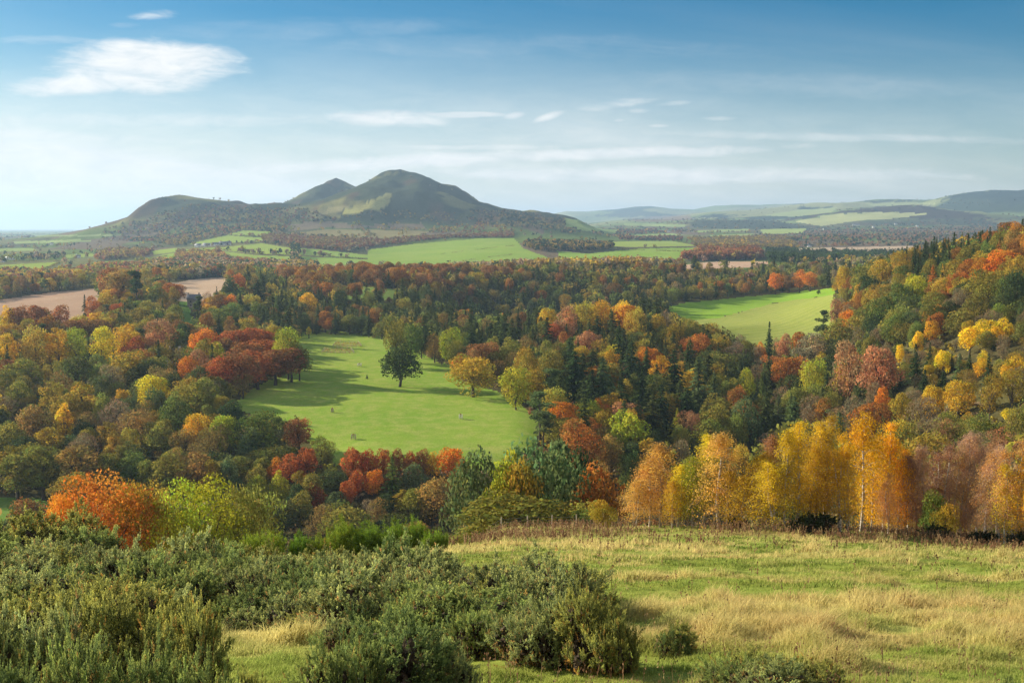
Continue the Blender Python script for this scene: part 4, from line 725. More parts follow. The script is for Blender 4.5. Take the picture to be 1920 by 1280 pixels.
# fill: jittered rows over the whole valley
openp = [f[1] for f in FIELDS]
cand = []
yy = 112.0
while yy < 1420:
    stp = 8.0 + yy * .0022
    n = int(2 * .60 * (yy + 20) / stp)
    xs_ = np.linspace(-.60 * (yy + 20), .60 * (yy + 20), n) + rng.uniform(-.42, .42, n) * stp
    ys_ = yy + rng.uniform(-.42, .42, n) * stp
    cand.append(np.stack([xs_, ys_], 1)); yy += stp
cand = np.vstack(cand); CZ = Hh(cand[:, 0], cand[:, 1])
cpx, cpr = project(cand[:, 0], cand[:, 1], CZ)
_, ctop = project(cand[:, 0], cand[:, 1], CZ + 15)
ok = np.ones(len(cand), bool)
for nm, poly, y0, y1, cc, stp in FIELDS:
    ok &= ~(inpoly(cpx, cpr, poly) & (cand[:, 1] > y0) & (cand[:, 1] < y1))
ok &= ~((np.abs(cand[:, 1] - (866 + 30 * np.sin(cand[:, 0] / 130.))) < 40) & (CZ < -88))                              # river
ok &= ~((cand[:, 1] < 330) & (cand[:, 1] > 240) & (CZ < -89.3) & (cpx > 130) & (vnoise(cand[:, 0] / 40, cand[:, 1] / 9, 5) > .35))
VIEWKEEP = [  # parts of the picture that must stay open: nothing may stand up into them from in front (poly in pixels)
 FIELDS[0][1], [(1240, 575), (1560, 542), (1555, 600), (1500, 630), (1420, 632), (1340, 600)], [(90, 712), (140, 694), (205, 687), (150, 706)], [(20, 566), (90, 553), (150, 546), (140, 575), (20, 570)], [(345, 530), (420, 522), (400, 545), (345, 550)], [(0, 500), (90, 495), (70, 507), (0, 508)], [(640, 546), (750, 549), (745, 554), (645, 552)],
 [(272, 657), (348, 660), (348, 667), (272, 666)], [(354, 556), (376, 556), (376, 566), (354, 566)], [(700, 470), (965, 450), (1035, 490), (760, 492)], [(1050, 475), (1300, 468), (1260, 488), (1060, 494)], [(1290, 493), (1430, 491), (1430, 497), (1290, 499)], [(0, 938), (80, 938), (70, 960), (0, 960)], [(338, 575), (355, 575), (357, 600), (340, 600)],
 [(925, 618), (985, 624), (985, 632), (925, 630)]]
r2 = rng.random((len(cand), 4))
cand = cand[ok]; CZ = CZ[ok]; cpx = cpx[ok]; cpr = cpr[ok]; ctop = ctop[ok]; r2 = r2[ok]; nC_ = len(cand); mr_ = (cpr + ctop) / 2
zi = np.full(nC_, -1)
for k, zz in enumerate(ZONES): zi[(zi < 0) & inpoly(cpx, mr_, zz[0])] = k
cl_ = vnoise(cand[:, 0] / 38, cand[:, 1] / 38, 77); rnk = np.empty(nC_); rnk[np.argsort(cl_ * .8 + r2[:, 1] * .75)] = np.linspace(0, .9999, nC_)
rnk = (rnk + vnoise(cand[:, 0] / 120, cand[:, 1] / 120, 78) * 2.3) % 1.0
def vk(top, bot, dx):
    h = np.zeros(nC_, bool)
    for vp in VIEWKEEP:
        for f in (0.02, .35, .7):
            q = top + (bot - top) * f
            for sx in (-1, 0, 1): h |= inpoly(cpx + sx * dx, q, vp)
    return h
sel = []
for i in range(nC_):
    x, y = cand[i]; zn = (ZONES[zi[i]][1], ZONES[zi[i]][2], ZONES[zi[i]][3]) if zi[i] >= 0 else DEF
    if r2[i, 0] > (1.0 if zn[2] <= .9 else .88): continue
    if y > 1180 and r2[i, 3] < (y - 1180) / 240: continue
    wts = np.array([p[2] for p in zn[1]]); kind, tint, _ = zn[1][min(int(np.searchsorted(np.cumsum(wts) / wts.sum(), rnk[i])), len(wts) - 1)]
    P_ = K[kind]; h = P_.H * (.50 + .50 * r2[i, 2]); w = P_.W * (.52 + .52 * r2[i, 3] ** 1.2) * (.85 + .2 * r2[i, 2])
    if kind in ('spruce', 'fir'): h *= .9
    if zn[0] == 'scrubby slope': h *= .52; w *= .62
    if zn[0] == 'ridge top': h *= .8
    if zn[0] == 'parkland' and y > 1080 and cpx[i] < 300:
        h *= .6; w *= .8
        if r2[i, 0] > .55: continue
        if tint == 'gold': tint = 'brown'
    if zn[0] in ('river gorge', 'left wood') and y < 330: h *= .78
    if y < 190: h = min(h, 9 + (y - 112) * .07)
    if y < 175 and cpx[i] < 1200:
        h = min(h, 6.5)
        if kind not in ('oak', 'alder', 'ash') or tint in ('pink', 'orange', 'russet', 'oldgold'): kind, tint = 'oak', 'olive'
    if zn[0] == 'hollow behind the birches' and y < 260: h *= .8
    sel.append((i, h, w, kind, tint, zn[0]))
hA = np.zeros(nC_); wA = np.ones(nC_)
for q in sel: hA[q[0]] = q[1]; wA[q[0]] = q[2]
_, trA = project(cand[:, 0], cand[:, 1], CZ + hA); hitA = vk(trA, cpr, wA * .4 * F / cand[:, 1])
_, trB = project(cand[:, 0], cand[:, 1], CZ + 5.5); hitB = vk(trB, cpr, 2.5 * F / cand[:, 1])
dn = np.zeros(nC_, bool)
for k in range(len(HX)): dn |= np.hypot(cand[:, 0] - HX[k, 0], cand[:, 1] - HX[k, 1]) < HX[k, 2] * .42 + wA * .18
for i, h, w, kind, tint, zn in sel:
    if dn[i]: continue
    if hitA[i]:
        if h > 9 and kind not in ('spruce', 'fir') and not hitB[i]: h = 5.5; w = 5.
        else: continue
    trees.append(dict(x=float(cand[i, 0]), y=float(cand[i, 1]), z=float(CZ[i]), h=float(h), w=float(w), kind=kind, tint=tint, lab=None, hero=False, zone=zn))
for px, top, base, w, kind, tint in BIRCH:
    g = ground_at(px, base, 40); 
    if g is None or g[1] > 110:
        Y = 92.; x = float(u_of(px, base)) * Y; g = (x, Y, float(Hh(np.array([x]), np.array([Y]))[0]))
    x, Y, z = g; h = float(slope(top)) * Y - z
    trees.append(dict(x=x, y=Y, z=z, h=h, w=w * Y / F * (1.28 if kind == 'birch' else 1.2), kind=kind, tint=tint, lab=None, hero=True, zone='birch row'))
print('trees', len(trees))
# visible share of every tree: paint crowns front to back, behind the lie of the land
SW, SH = 640, 427; S3 = SW / 1920.
cover = np.zeros((SH, SW), bool)
cu = (np.arange(SW) / S3 - 960) / (F * cp) 
hy = np.exp(np.linspace(math.log(8), math.log(1500), 260))
hs_ = np.maximum.accumulate(np.stack([Hh(cu * cp * 1.0 * y_, np.full(SW, y_)) / y_ for y_ in hy]), 0)
trees.sort(key=lambda t: t['y'])
for t in trees:
    px, pb = project(t['x'], t['y'], t['z']); _, pt = project(t['x'], t['y'], t['z'] + t['h'])
    t['px'], t['pb'], t['pt'] = float(px), float(pb), float(pt)
    cx = px * S3; cyc = (pt + (pb - pt) * .45) * S3; ry = max((pb - pt) * .47 * S3, .6); rx = max(t['w'] * .45 * F / t['y'] * S3, .6)
    x0, x1 = int(max(0, cx - rx)), int(min(SW - 1, cx + rx)); y0, y1 = int(max(0, cyc - ry)), int(min(SH - 1, cyc + ry))
    t['pix'] = (pb - pt) * t['w'] * F / t['y']; t['vis'] = 0
    if x1 < x0 or y1 < y0: continue
    gx, gy = np.meshgrid(np.arange(x0, x1 + 1), np.arange(y0, y1 + 1))
    if t['kind'] in ('spruce', 'fir', 'larch'): m = np.abs(gx - cx) / rx < np.clip((gy - y0 + 1) / (y1 - y0 + 1), 0, 1)
    else: m = ((gx - cx) / rx) ** 2 + ((gy - cyc) / ry) ** 2 <= 1.1
    k = min(int(np.searchsorted(hy, t['y'] * .97)), 259)
    lim = 640 - F * (hs_[k][gx] * cp + sp) / (cp - hs_[k][gx] * sp)     # rows below this are behind the land
    m &= (gy / S3 < lim)
    v = m & ~cover[y0:y1 + 1, x0:x1 + 1]; t['vis'] = int(v.sum()); t['tot'] = max(1, int(m.sum()))
    cover[y0:y1 + 1, x0:x1 + 1] |= m
LIMIT = 285
byname = {}
for t in trees: byname.setdefault(K[t['kind']].name, []).append(t)
rest = []
for nm, L in byname.items():
    L.sort(key=lambda t: -(t['vis'] + (1e6 if t['hero'] and (t['vis'] > 3 or t['zone']) else 0)))
    for i, t in enumerate(L): t['solo'] = i < LIMIT and (t['vis'] >= 4 or (t['hero'] and t['lab'] is not None)); 
    rest += [t for t in L if not t['solo']]
    print(nm, len(L), sum(t['solo'] for t in L))
solo = [t for t in trees if t['solo']]

# ------------------------------------------------------------------ labels: each tells where its tree stands among things one can find
KW = {'oak_tree': 'oak', 'beech_tree': 'beech', 'sycamore_tree': 'sycamore', 'alder_tree': 'alder', 'ash_tree': 'thin leaved ash', 'maple_tree': 'maple', 'spruce_tree': 'spruce', 'fir_tree': 'shaggy fir', 'larch_tree': 'larch', 'pine_tree': 'pine', 'poplar_tree': 'slim poplar', 'birch_tree': 'birch', 'hawthorn_shrub': 'thorn shrub'}
ORD = ['', 'second ', 'third ', 'fourth ', 'fifth ', 'sixth ', 'seventh ', 'eighth ', 'ninth ', 'tenth ', 'eleventh ', 'twelfth ', 'thirteenth ', 'fourteenth ', 'fifteenth ', 'sixteenth ', 'seventeenth ', 'eighteenth ', 'nineteenth ', 'twentieth ']
SHORT = []   # short landmark phrases (<= 7 words) with picture position
def lm(px, row, phrase): SHORT.append((px, row, phrase))
for a in [(185, 950, 'the rounded orange oak'), (380, 950, 'the broad yellow green oak'), (748, 690, 'the lone pasture oak'), (887, 705, 'the gold pasture edge oak'), (450, 700, 'the red beech copse'), (545, 660, 'the copse end sycamore'),
          (292, 637, 'the tan sycamore'), (305, 668, 'the slate roofed house'), (150, 700, 'the small lawn'), (188, 650, 'the bright yellow sycamore'), (80, 570, 'the brown ploughed field'), (370, 535, 'the tan ploughed field'), (405, 600, 'the round green oak'), (431, 575, 'the flame orange beech'),
          (483, 555, 'the broad dark fir'), (575, 575, 'the gold topped oak'), (579, 622, 'the small yellow field tree'), (79, 752, 'the pointed left wood spruce'), (120, 800, 'the slender golden poplar'), (285, 740, 'the crowning yellow sycamore'), (40, 945, 'the riverside meadow'), (358, 760, 'the dark olive oak'),
          (492, 815, 'the big domed green oak'), (545, 880, 'the scarlet maple'), (735, 893, 'the green pyramid larch'), (845, 865, 'the flame orange maple'), (820, 940, 'the dull brown oak'), (1005, 890, 'the tall grey green oak'), (1085, 840, 'the rust domed beech'), (846, 650, 'the bright sycamore'),
          (968, 725, 'the yellow edged oak'), (1012, 780, 'the dusky pine'), (1004, 630, 'the river bend fir'), (1028, 610, 'the gorge head sycamore'), (1165, 600, 'the gold knoll oak'), (1185, 690, 'the middle stand fir'), (1215, 675, 'the orange beech'), (1270, 800, 'the pale green larch'),
          (1310, 660, 'the russet beech'), (1443, 640, 'the narrow field spruce'), (1480, 710, 'the orange red beech'), (1620, 700, 'the twin domed beech'), (1575, 640, 'the field corner oak'), (1655, 590, 'the deep green slope oak'), (1720, 545, 'the yellow green slope oak'), (1855, 545, 'the broad high slope oak'),
          (1880, 500, 'the orange topped beech'), (1750, 520, 'the orange larch'), (1850, 625, 'the vivid yellow maple'), (1718, 680, 'the dark slope spruce'), (1800, 750, 'the golden slope sycamore'), (1340, 800, 'the rounded olive oak'), (1455, 530, 'the far field edge beech'), (1400, 575, 'the right hand field'),
          (690, 510, 'the beech ridge crest'), (695, 548, 'the shaded field'), (840, 520, 'the east end of the beech ridge'), (860, 600, 'the dark valley wood'), (1100, 520, 'the far plantation'), (1240, 520, 'the far mixed wood'), (1340, 495, 'the pink ploughed strip'), (1560, 485, 'the dark shelter belt'), (1700, 460, 'the ridge top spruces'), (1900, 430, 'the hill crest'), (1130, 960, 'the pale thorn bush'), (620, 940, 'the small round tree'), (660, 600, 'the far pasture edge')]: lm(*a)
SP = np.array([(a, b) for a, b, _ in SHORT])
used = {}
def relabel(items, wordf, extra=None):
    """unique labels: colour and kind, ordinal, side of the nearest landmark"""
    buckets = {}
    for t in items:
        if t.get('lab'): t['label'] = t['lab'] ; used[t['lab']] = 1; continue
        pc = np.array([t['px'], (t['pt'] + t['pb']) / 2]); d = np.hypot((SP[:, 0] - pc[0]) * .8, (SP[:, 1] - pc[1]) * 1.4); d[d < 14] = 1e3; k = int(d.argmin())
        dx, dy = pc - SP[k]
        rel = ('left of' if dx < 0 else 'right of') if abs(dx) > abs(dy) * 1.3 else ('above' if dy < 0 else 'below')
        t['_k'] = (wordf(t), rel, SHORT[k][2]); t['_d'] = d[k]; buckets.setdefault(t['_k'], []).append(t)
    for (w, rel, ph), L in buckets.items():
        L.sort(key=lambda t: t['_d'])
        for i, t in enumerate(L):
            o = ORD[i] if i < len(ORD) else 'further '
            if len(L) == 1: t['label'] = f'{w} {rel} {ph}'
            elif i == 0: t['label'] = f'nearest {w} {rel} {ph}'
            else: t['label'] = f'{o}nearest {w} {rel} {ph}'
relabel([t for t in solo if t['zone'] != 'birch row'], lambda t: TINT[t['tint']][1] + ' ' + KW[K[t['kind']].name])
bs = sorted([t for t in solo if t['zone'] == 'birch row'], key=lambda t: t['px'])
for i, t in enumerate(bs):
    bare = t['kind'] == 'barebirch'
    same = [q for q in bs if q['tint'] == t['tint'] and (q['kind'] == 'barebirch') == bare]; j = same.index(t)
    w = TINT[t['tint']][1]
    n = ORD[j].strip() if j else 'first'
    t['label'] = f"{w}{'' if not bare or t['tint'] == 'plum' else ' thinly leaved'} birch, {n} of its colour from the left, behind the meadow fence"
GRP = {'birch_tree': 'birches along the meadow fence', 'hawthorn_shrub': 'thorn shrubs on the brow'}
for t in solo:
    P_ = K[t['kind']]
    cc_ = np.array(jit(t['tint'], .10 if t['hero'] else .18))
    if not t['hero']: cc_ = cc_ * .72 + np.array([.18, .18, .045]) * .26
    o = P_.put(P_.name, t['x'], t['y'], t['z'] - .15, t['h'] * 1.0, t['w'], tuple(cc_), parts=t['y'] < 620, var=2 if (t.get('lab') or '').startswith('lone') else None)
    setp(o, t['label'], 'shrub' if 'shrub' in P_.name else 'tree', GRP.get(P_.name, P_.name.replace('_tree', '') + ' trees in the valley woods'))

# ------------------------------------------------------------------ the rest of the woods as one mass, from light tree shapes
def lod_broad(seed, n=130, ls=.075):
    r = np.random.default_rng(seed); nc = 9
    C = rdir(nc, r) * np.array([.28, .28, .26]) * r.uniform(.5, 1, nc)[:, None] + np.array([0, 0, .56]); cr = r.uniform(.15, .24, nc); k = r.integers(0, nc, n); d = rdir(n, r); d[:, 2] += .2; d = norm(d)
    P = C[k] + d * cr[k][:, None]; V, Fq = diamonds(P, norm(d + .5 * r.normal(size=(n, 3))), ls * r.uniform(.7, 1.4, n), ls * .7)
    return V, Fq, np.repeat(r.uniform(.75, 1.2, nc)[k] * r.uniform(.75, 1.25, n), 4)
def lod_con(seed, n=120):
    r = np.random.default_rng(seed); z = .06 + .92 * r.random(n) ** 1.2; a = r.uniform(0, 6.28, n); q = .5 * (1 - z) ** .85 * r.uniform(.35, 1.05, n)
    P = np.stack([np.cos(a) * q, np.sin(a) * q, z], 1); tg = norm(np.stack([np.cos(a), np.sin(a), np.full(n, -.25)], 1)); 
    V, Fq = diamonds(P, norm(np.stack([-np.cos(a) * .2, -np.sin(a) * .2, np.ones(n)], 1) + .5 * r.normal(size=(n, 3))), .13 * (1.1 - z), .055, tg)
    V2 = V.copy(); return V2, Fq, np.repeat(r.uniform(.7, 1.25, n), 4)
LB = [lod_broad(s) for s in range(500, 506)]; LC = [lod_con(s) for s in range(510, 514)]
LBS = [lod_broad(s, 34, .15) for s in range(520, 528)]; LCS = [lod_con(s, 30) for s in range(530, 534)]
LBT = [lod_broad(s, 14, .24) for s in range(540, 548)]
def mass(name, items, label, small=0):
    """items: (x,y,z,h,w,rgb,conifer)"""
    Vs, Fs, Ts, off = [], [], [], 0
    for n, (x, y, z, h, w, c, con) in enumerate(items):
        if small == 2 and not con: V, Fq, t = LBT[n % len(LBT)]
        elif small: V, Fq, t = (LCS if con else LBS)[n % (4 if con else 8)]
        else: V, Fq, t = (LC if con else LB)[n % (4 if con else 6)]
        a = rng.uniform(0, 6.28); ca, sa = math.cos(a), math.sin(a)
        W = np.stack([(V[:, 0] * ca - V[:, 1] * sa) * w * (1.15 if con else 1.0) + x, (V[:, 0] * sa + V[:, 1] * ca) * w * (1.15 if con else 1.0) + y, V[:, 2] * h + z - .3], 1)
        Vs.append(W); Fs.append(Fq + off); off += len(V); Ts.append(t[:, None] * np.array(c))
    if not Vs: return
    o = link(name, mkmesh(name, np.vstack(Vs), np.vstack(Fs), np.vstack(Ts), [M['leafv']]))
    setp(o, label, 'woodland', None, 'stuff'); print(name, len(items), off)
CON = ('spruce', 'fir', 'larch', 'pine')
mass('woodland', [(t['x'], t['y'], t['z'], t['h'], t['w'] * 1.1, tuple(np.array(jit(t['tint'], .2)) * .7 + np.array([.16, .16, .045]) * .3), t['kind'] in CON) for t in rest], 'mixed autumn trees filling the valley woods between the larger crowns')
# scrub and saplings between the trees
sc = []
for i in range(9000):
    Y = math.exp(rng.uniform(math.log(120), math.log(1000))); x = rng.uniform(-.58, .58) * (Y + 20); sc.append((x, Y))
sc = np.array(sc); sz_ = Hh(sc[:, 0], sc[:, 1]); qx, qr = project(sc[:, 0], sc[:, 1], sz_ + 1.)
okk = np.ones(len(sc), bool)
for nm, poly, y0, y1, cc, stp in FIELDS: okk &= ~(inpoly(qx, qr + 3, poly) & (sc[:, 1] > y0) & (sc[:, 1] < y1))
okk &= ~((sz_ < -88.5) & (sc[:, 1] > 700))
for vp in VIEWKEEP: okk &= ~inpoly(qx, qr - 2, vp)
SCT = ['taupe', 'brown', 'olive', 'oldgold', 'dkgreen', 'pink', 'taupe', 'olive']
mass('undergrowth', [(sc[i, 0], sc[i, 1], sz_[i], rng.uniform(1.8, 4.2), rng.uniform(2.5, 5.5), jit(SCT[int(rng.integers(8))], .25), False) for i in np.nonzero(okk)[0]], 'low scrub, saplings and brambles on the floor of the woods', 1)

# ------------------------------------------------------------------ far woods on the plain and the hills
FW = [([(546, 462), (556, 462), (561, 500), (549, 500)], 1.0, ['taupe', 'dkgreen', 'brown'], .3, 1.2), ([(600, 427), (800, 430), (800, 433), (600, 430)], .5, ['oldgold', 'brown', 'dkgreen'], .2, 1.), ([(655, 412), (668, 412), (700, 446), (690, 446)], .35, ['olive', 'brown'], .1, 1.1), ([(545, 419), (780, 413), (805, 440), (700, 446), (620, 445), (530, 438)], .03, ['olive', 'oldgold'], .1, 1.2),
  # polygon, density 0..1, palette, conifer share, tree size
 ([(190, 434), (300, 402), (345, 385), (420, 388), (560, 392), (600, 400), (640, 412), (540, 430), (430, 440), (300, 456), (190, 450)], 1.0, ['brown', 'olive', 'dkgreen', 'copper', 'oldgold', 'dkgreen', 'dkgreen'], .5, 1.0),
 ([(300, 457), (350, 440), (430, 432), (530, 424), (560, 436), (430, 436), (360, 452), (330, 462)], 1, ['copper', 'dkgreen', 'brown', 'oldgold'], .35, 1.1),
 ([(490, 443), (560, 446), (700, 452), (850, 444), (962, 436), (965, 446), (840, 447), (690, 465), (640, 473), (540, 463), (493, 453)], 1.0, ['brown', 'brown', 'copper', 'taupe'], .1, 1.0),
 ([(985, 455), (1060, 457), (1152, 455), (1150, 468), (1060, 474), (1010, 472), (985, 465)], 1.0, ['copper', 'brown', 'dkgreen', 'oldgold'], .2, 1.1),
 ([(1270, 474), (1420, 470), (1426, 487), (1280, 491)], 1.0, ['copper', 'copper', 'brown'], .0, 1.3),
 ([(1440, 471), (1560, 474), (1700, 479), (1700, 492), (1440, 493)], 1.0, ['dkgreen'], .8, 1.1),
 ([(880, 398), (945, 396), (1000, 402), (1090, 422), (1085, 440), (980, 428), (940, 424), (880, 420)], .9, ['copper', 'dkgreen', 'brown', 'dkgreen'], .5, .9),
 ([(640, 403), (760, 396), (880, 402), (900, 424), (820, 420), (780, 412), (640, 410)], .8, ['dkgreen', 'bluegreen', 'brown', 'oldgold'], .5, .8),
 ([(815, 418), (950, 424), (970, 437), (800, 438)], .7, ['dkgreen', 'oldgold', 'copper', 'brown'], .4, .9),
 ([(290, 497), (420, 492), (565, 492), (600, 503), (560, 524), (430, 520), (310, 532)], 1.0, ['brown', 'copper', 'taupe', 'dkgreen', 'oldgold', 'brown'], .3, .95),
 ([(-60, 512), (70, 512), (200, 500), (290, 498), (300, 530), (180, 540), (80, 546), (-60, 560)], .5, ['brown', 'olive', 'copper', 'oldgold', 'dkgreen'], .15, .8),
 ([(430, 492), (560, 497), (560, 508), (420, 505)], .5, ['brown', 'copper'], .2, 1.0),
 ([(200, 470), (300, 470), (270, 484), (180, 490)], .8, ['brown', 'copper', 'oldgold', 'dkgreen'], .2, 1.0),
 ([(330, 478), (415, 480), (435, 492), (340, 492)], .9, ['copper', 'brown', 'oldgold'], .1, 1.1),
 ([(1150, 425), (1280, 430), (1280, 455), (1160, 450)], .55, ['brown', 'copper', 'dkgreen', 'gold'], .15, 1.0),
 ([(1290, 448), (1480, 444), (1500, 466), (1310, 468)], .7, ['gold', 'oldgold', 'brown', 'taupe'], .05, 1.1),
 ([(1480, 430), (1960, 405), (1960, 450), (1700, 462), (1480, 464)], .42, ['brown', 'taupe', 'dkgreen', 'pink', 'oldgold'], .15, 1.0),
 ([(1300, 410), (1450, 412), (1540, 430), (1480, 436), (1300, 428)], .7, ['dkgreen', 'brown'], .4, 1.0),
 ([(950, 508), (1210, 500), (1210, 508), (960, 515)], .7, ['oldgold', 'brown', 'taupe', 'olive'], .0, 1.1),
 ([(1720, 372), (1800, 361), (1860, 357), (1940, 353), (1940, 380), (1860, 374), (1800, 371)], .6, ['dkgreen'], .9, 1.2),
]
items_a, items_b = [], []
Yc_ = np.exp(rng.uniform(math.log(1230), math.log(9500), 210000)); Xc_ = rng.uniform(-.56, .56, len(Yc_)) * Yc_; Zc_ = Hh(Xc_, Yc_)
fpx, fpr = project(Xc_, Yc_, Zc_); blocked = np.zeros(len(Yc_), bool)
for nm, poly, y0, y1, cc, stp in FIELDS:
    mgn = 0.9
    if nm == 'moorland_field': continue
    blocked |= (inpoly(fpx, fpr, poly) | inpoly(fpx, fpr - mgn, poly)) & (Yc_ > y0) & (Yc_ < y1)
dens = np.zeros(len(Yc_)); pal = np.full(len(Yc_), -1)
for k, f in enumerate(FW):
    m = inpoly(fpx + 6 * (vnoise(Xc_ / 90, Yc_ / 90, 9) - .5), fpr, f[0]) & (pal < 0)
    dens[m] = f[1]; pal[m] = k
bgd = np.clip((fbm(Xc_ / 260, Yc_ / 700, 222, 3) - .05) * 2.6, .012, .45); bgd = np.where((fpx > 560) & (fpx < 1140) & (fpr < 408), .02, bgd)
bgd = np.where((np.abs(_h(np.floor(Xc_ / 8), np.floor(Yc_ / 8), 3)) > -1) & (Zc_ > 20) & (fpx < 1140), bgd * .25, bgd)
lump = sstep(-.05, .06, fbm(Xc_ / 60, Yc_ / 140, 233, 3))
dens = np.where(pal < 0, bgd, dens)
low = (pal >= 0) & (dens < .8); dens = np.where(low, dens * (.25 + .9 * lump), dens)
thin = np.clip((1800 / Yc_) ** .3, .5, 1)
take = (~blocked) & (rng.random(len(Yc_)) < dens * thin)
take &= ~((Yc_ > 5200) & (rng.random(len(Yc_)) < .6)); take &= ~((Yc_ < 2300) & (rng.random(len(Yc_)) < .3))
take &= ~(((np.abs(Yc_ - 866) < 0)))
PB = ['brown', 'olive', 'dkgreen', 'oldgold', 'taupe', 'taupe', 'dkgreen', 'olive']
idx = np.nonzero(take)[0]
CLX = vnoise(Xc_ / 110, Yc_ / 220, 55)
for i in idx:
    k = pal[i]; f = FW[k] if k >= 0 else (None, 0, PB, .15, 1.0)
    con = rng.random() < f[3]; clx = CLX[i]
    nm_ = 'dkgreen' if con else f[2][int((clx * .5 + rng.random() * .5) * len(f[2])) % len(f[2])]
    grow = 1 + .25 * min(1, Yc_[i] / 6000)
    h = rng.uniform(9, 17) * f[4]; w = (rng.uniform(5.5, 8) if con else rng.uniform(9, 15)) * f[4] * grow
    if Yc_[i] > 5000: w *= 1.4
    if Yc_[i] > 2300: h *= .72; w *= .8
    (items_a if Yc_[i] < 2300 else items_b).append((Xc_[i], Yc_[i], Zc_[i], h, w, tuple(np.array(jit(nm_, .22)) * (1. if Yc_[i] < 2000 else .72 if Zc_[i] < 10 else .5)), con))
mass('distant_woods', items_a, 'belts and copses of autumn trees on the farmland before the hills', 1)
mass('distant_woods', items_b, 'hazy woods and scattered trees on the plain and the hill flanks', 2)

# ------------------------------------------------------------------ hedges: one thing per hedge line, draped on the land
HEDGES = [([(456, 441), (490, 443), (500, 444)], 'dark hedge between the two topmost green fields under the west hill', 2.4), ([(425, 458), (450, 456), (492, 455), (548, 463)], 'dark hedge above the wide green field right of the white farm', 2.4), ([(413, 468), (450, 471), (490, 477), (549, 479)], 'dark hedge across the middle of the green fields below the white farm', 2.6),
 ([(415, 481), (460, 484), (480, 489)], 'short dark hedge on the lower green field below the white farm', 2.4), ([(562, 479), (620, 481), (690, 487)], 'dark hedge right of the tall tree belt in the green fields', 2.6), ([(826, 477), (870, 471), (968, 460)], 'broken hedge line high in the big pale green field', 1.6), ([(852, 492), (905, 484), (962, 477)], 'broken hedge line low in the big pale green field', 1.8),
 ([(970, 497), (1012, 494)], 'short hedge at the foot of the big pale green field', 1.6), ([(1148, 467), (1250, 471), (1312, 473)], 'dark hedge above the pasture beside the far plantation', 2.6), ([(72, 508), (95, 500), (113, 492)], 'slanting hedge at the end of the far left green field', 2.4), ([(1050, 412), (1110, 421), (1160, 431)], 'dark hedge down the green slope right of the big hill', 3.5),
 ([(1500, 471), (1600, 469), (1690, 468)], 'low hedge through the pale stubble field', 2.2), ([(1340, 622), (1425, 612), (1510, 604)], 'faint ragged hedge line across the yellowish right hand field', .35), ([(280, 486), (330, 478)], 'hedge below the small green field on the left plain', 2.2), ([(0, 491), (60, 490), (115, 490)], 'hedge along the top of the far left green field', 2.6)]
for pts, lab, hh in HEDGES:
    P = []
    for (a, b) in zip(pts[:-1], pts[1:]):
        n = 40
        for i in range(n):
            f = i / n; g = ground_at(a[0] + (b[0] - a[0]) * f, a[1] + (b[1] - a[1]) * f, 500)
            if g: P.append(g)
    P = np.array(P); seg = np.r_[0, np.cumsum(np.hypot(*np.diff(P[:, :2], axis=0).T))]
    keep = seg[-1] > 0; L = seg[-1]; n = int(min(6000, max(500, L * 3.2))); s = rng.uniform(0, L, n)
    s = s[vnoise(s / 18, s * 0, 71) > (.28 if hh > 2 else .42)]; n = len(s)
    x = np.interp(s, seg, P[:, 0]); y = np.interp(s, seg, P[:, 1]); z = Hh(x, y)
    C = np.stack([x + rng.normal(size=n) * hh * .3, y + rng.normal(size=n) * hh * .3, z + rng.random(n) * hh * (.8 + .5 * vnoise(s / 9, s * 0, 5))], 1)
    V, Fq = diamonds(C, norm(rng.normal(size=(n, 3)) + np.array([0, 0, .4])), hh * .32 * rng.uniform(.6, 1.3, n), hh * .22)
    cc = np.array([jit(('dkgreen', 'brown', 'olive')[i % 3], .2) for i in range(60)])[rng.integers(0, 60, n)] * .9
    setp(link('hedge', mkmesh('hedge', V, Fq, np.repeat(cc, 4, 0), [M['leafv']])), lab, 'hedge', 'hedges between the far fields')

# ------------------------------------------------------------------ gorse on the near slope
cand = []
def gb(px, base, w, top=None, label=None, tint=None, Y=None):
    if Y is None: g = ground_at(px, base, 5, 120); x, Y, z = g
    else: x = float(u_of(px, top)) * Y; z = float(Hh(np.array([x]), np.array([Y]))[0])
    ww = w * Y / F; h = (float(slope(top)) * Y - z) if top else ww * .55
    cand.append([x, Y, z, h, ww, label, tint])
gb(730, 0, 330, 1128, 'big sage green gorse dome beside the grass gap', None, 12.4); gb(640, 0, 200, 1170, None, None, 11.5); gb(830, 0, 170, 1165, None, None, 13.0)
gb(1105, 1255, 190, 1098, 'bushy dark gorse mass at the meadow edge, rusty twigs in its middle'); gb(1000, 1240, 190, 1110, 'gorse hummock left of the meadow edge mass'); gb(905, 1235, 150, 1120); gb(1150, 1262, 100, 1150)
gb(1275, 1228, 108, 1160, 'small round gorse alone on the mown grass'); gb(1455, 0, 250, 1214, 'wide low gorse at the lower middle of the meadow', None, 13.6); gb(1400, 0, 190, 1222, None, None, 13.2); gb(1505, 0, 190, 1224, None, None, 12.9); gb(1450, 0, 220, 1228, None, None, 12.4); gb(1362, 0, 110, 1230, None, None, 13.4); gb(1262, 1230, 80, 1170); gb(1540, 0, 90, 1245, None, None, 13.0)
gb(200, 0, 330, 1085, 'tall pale tipped gorse in the near left corner group', None, 10.4); gb(330, 0, 200, 1095, None, None, 11.2); gb(40, 0, 240, 1105, None, None, 9.6); gb(-60, 0, 240, 1110, None, None, 9.4); gb(120, 0, 220, 1160, None, None, 8.4); gb(300, 0, 240, 1180, None, None, 8.6); gb(-10, 0, 260, 1190, None, None, 7.6); gb(420, 0, 120, 1240, None, None, 8.6)
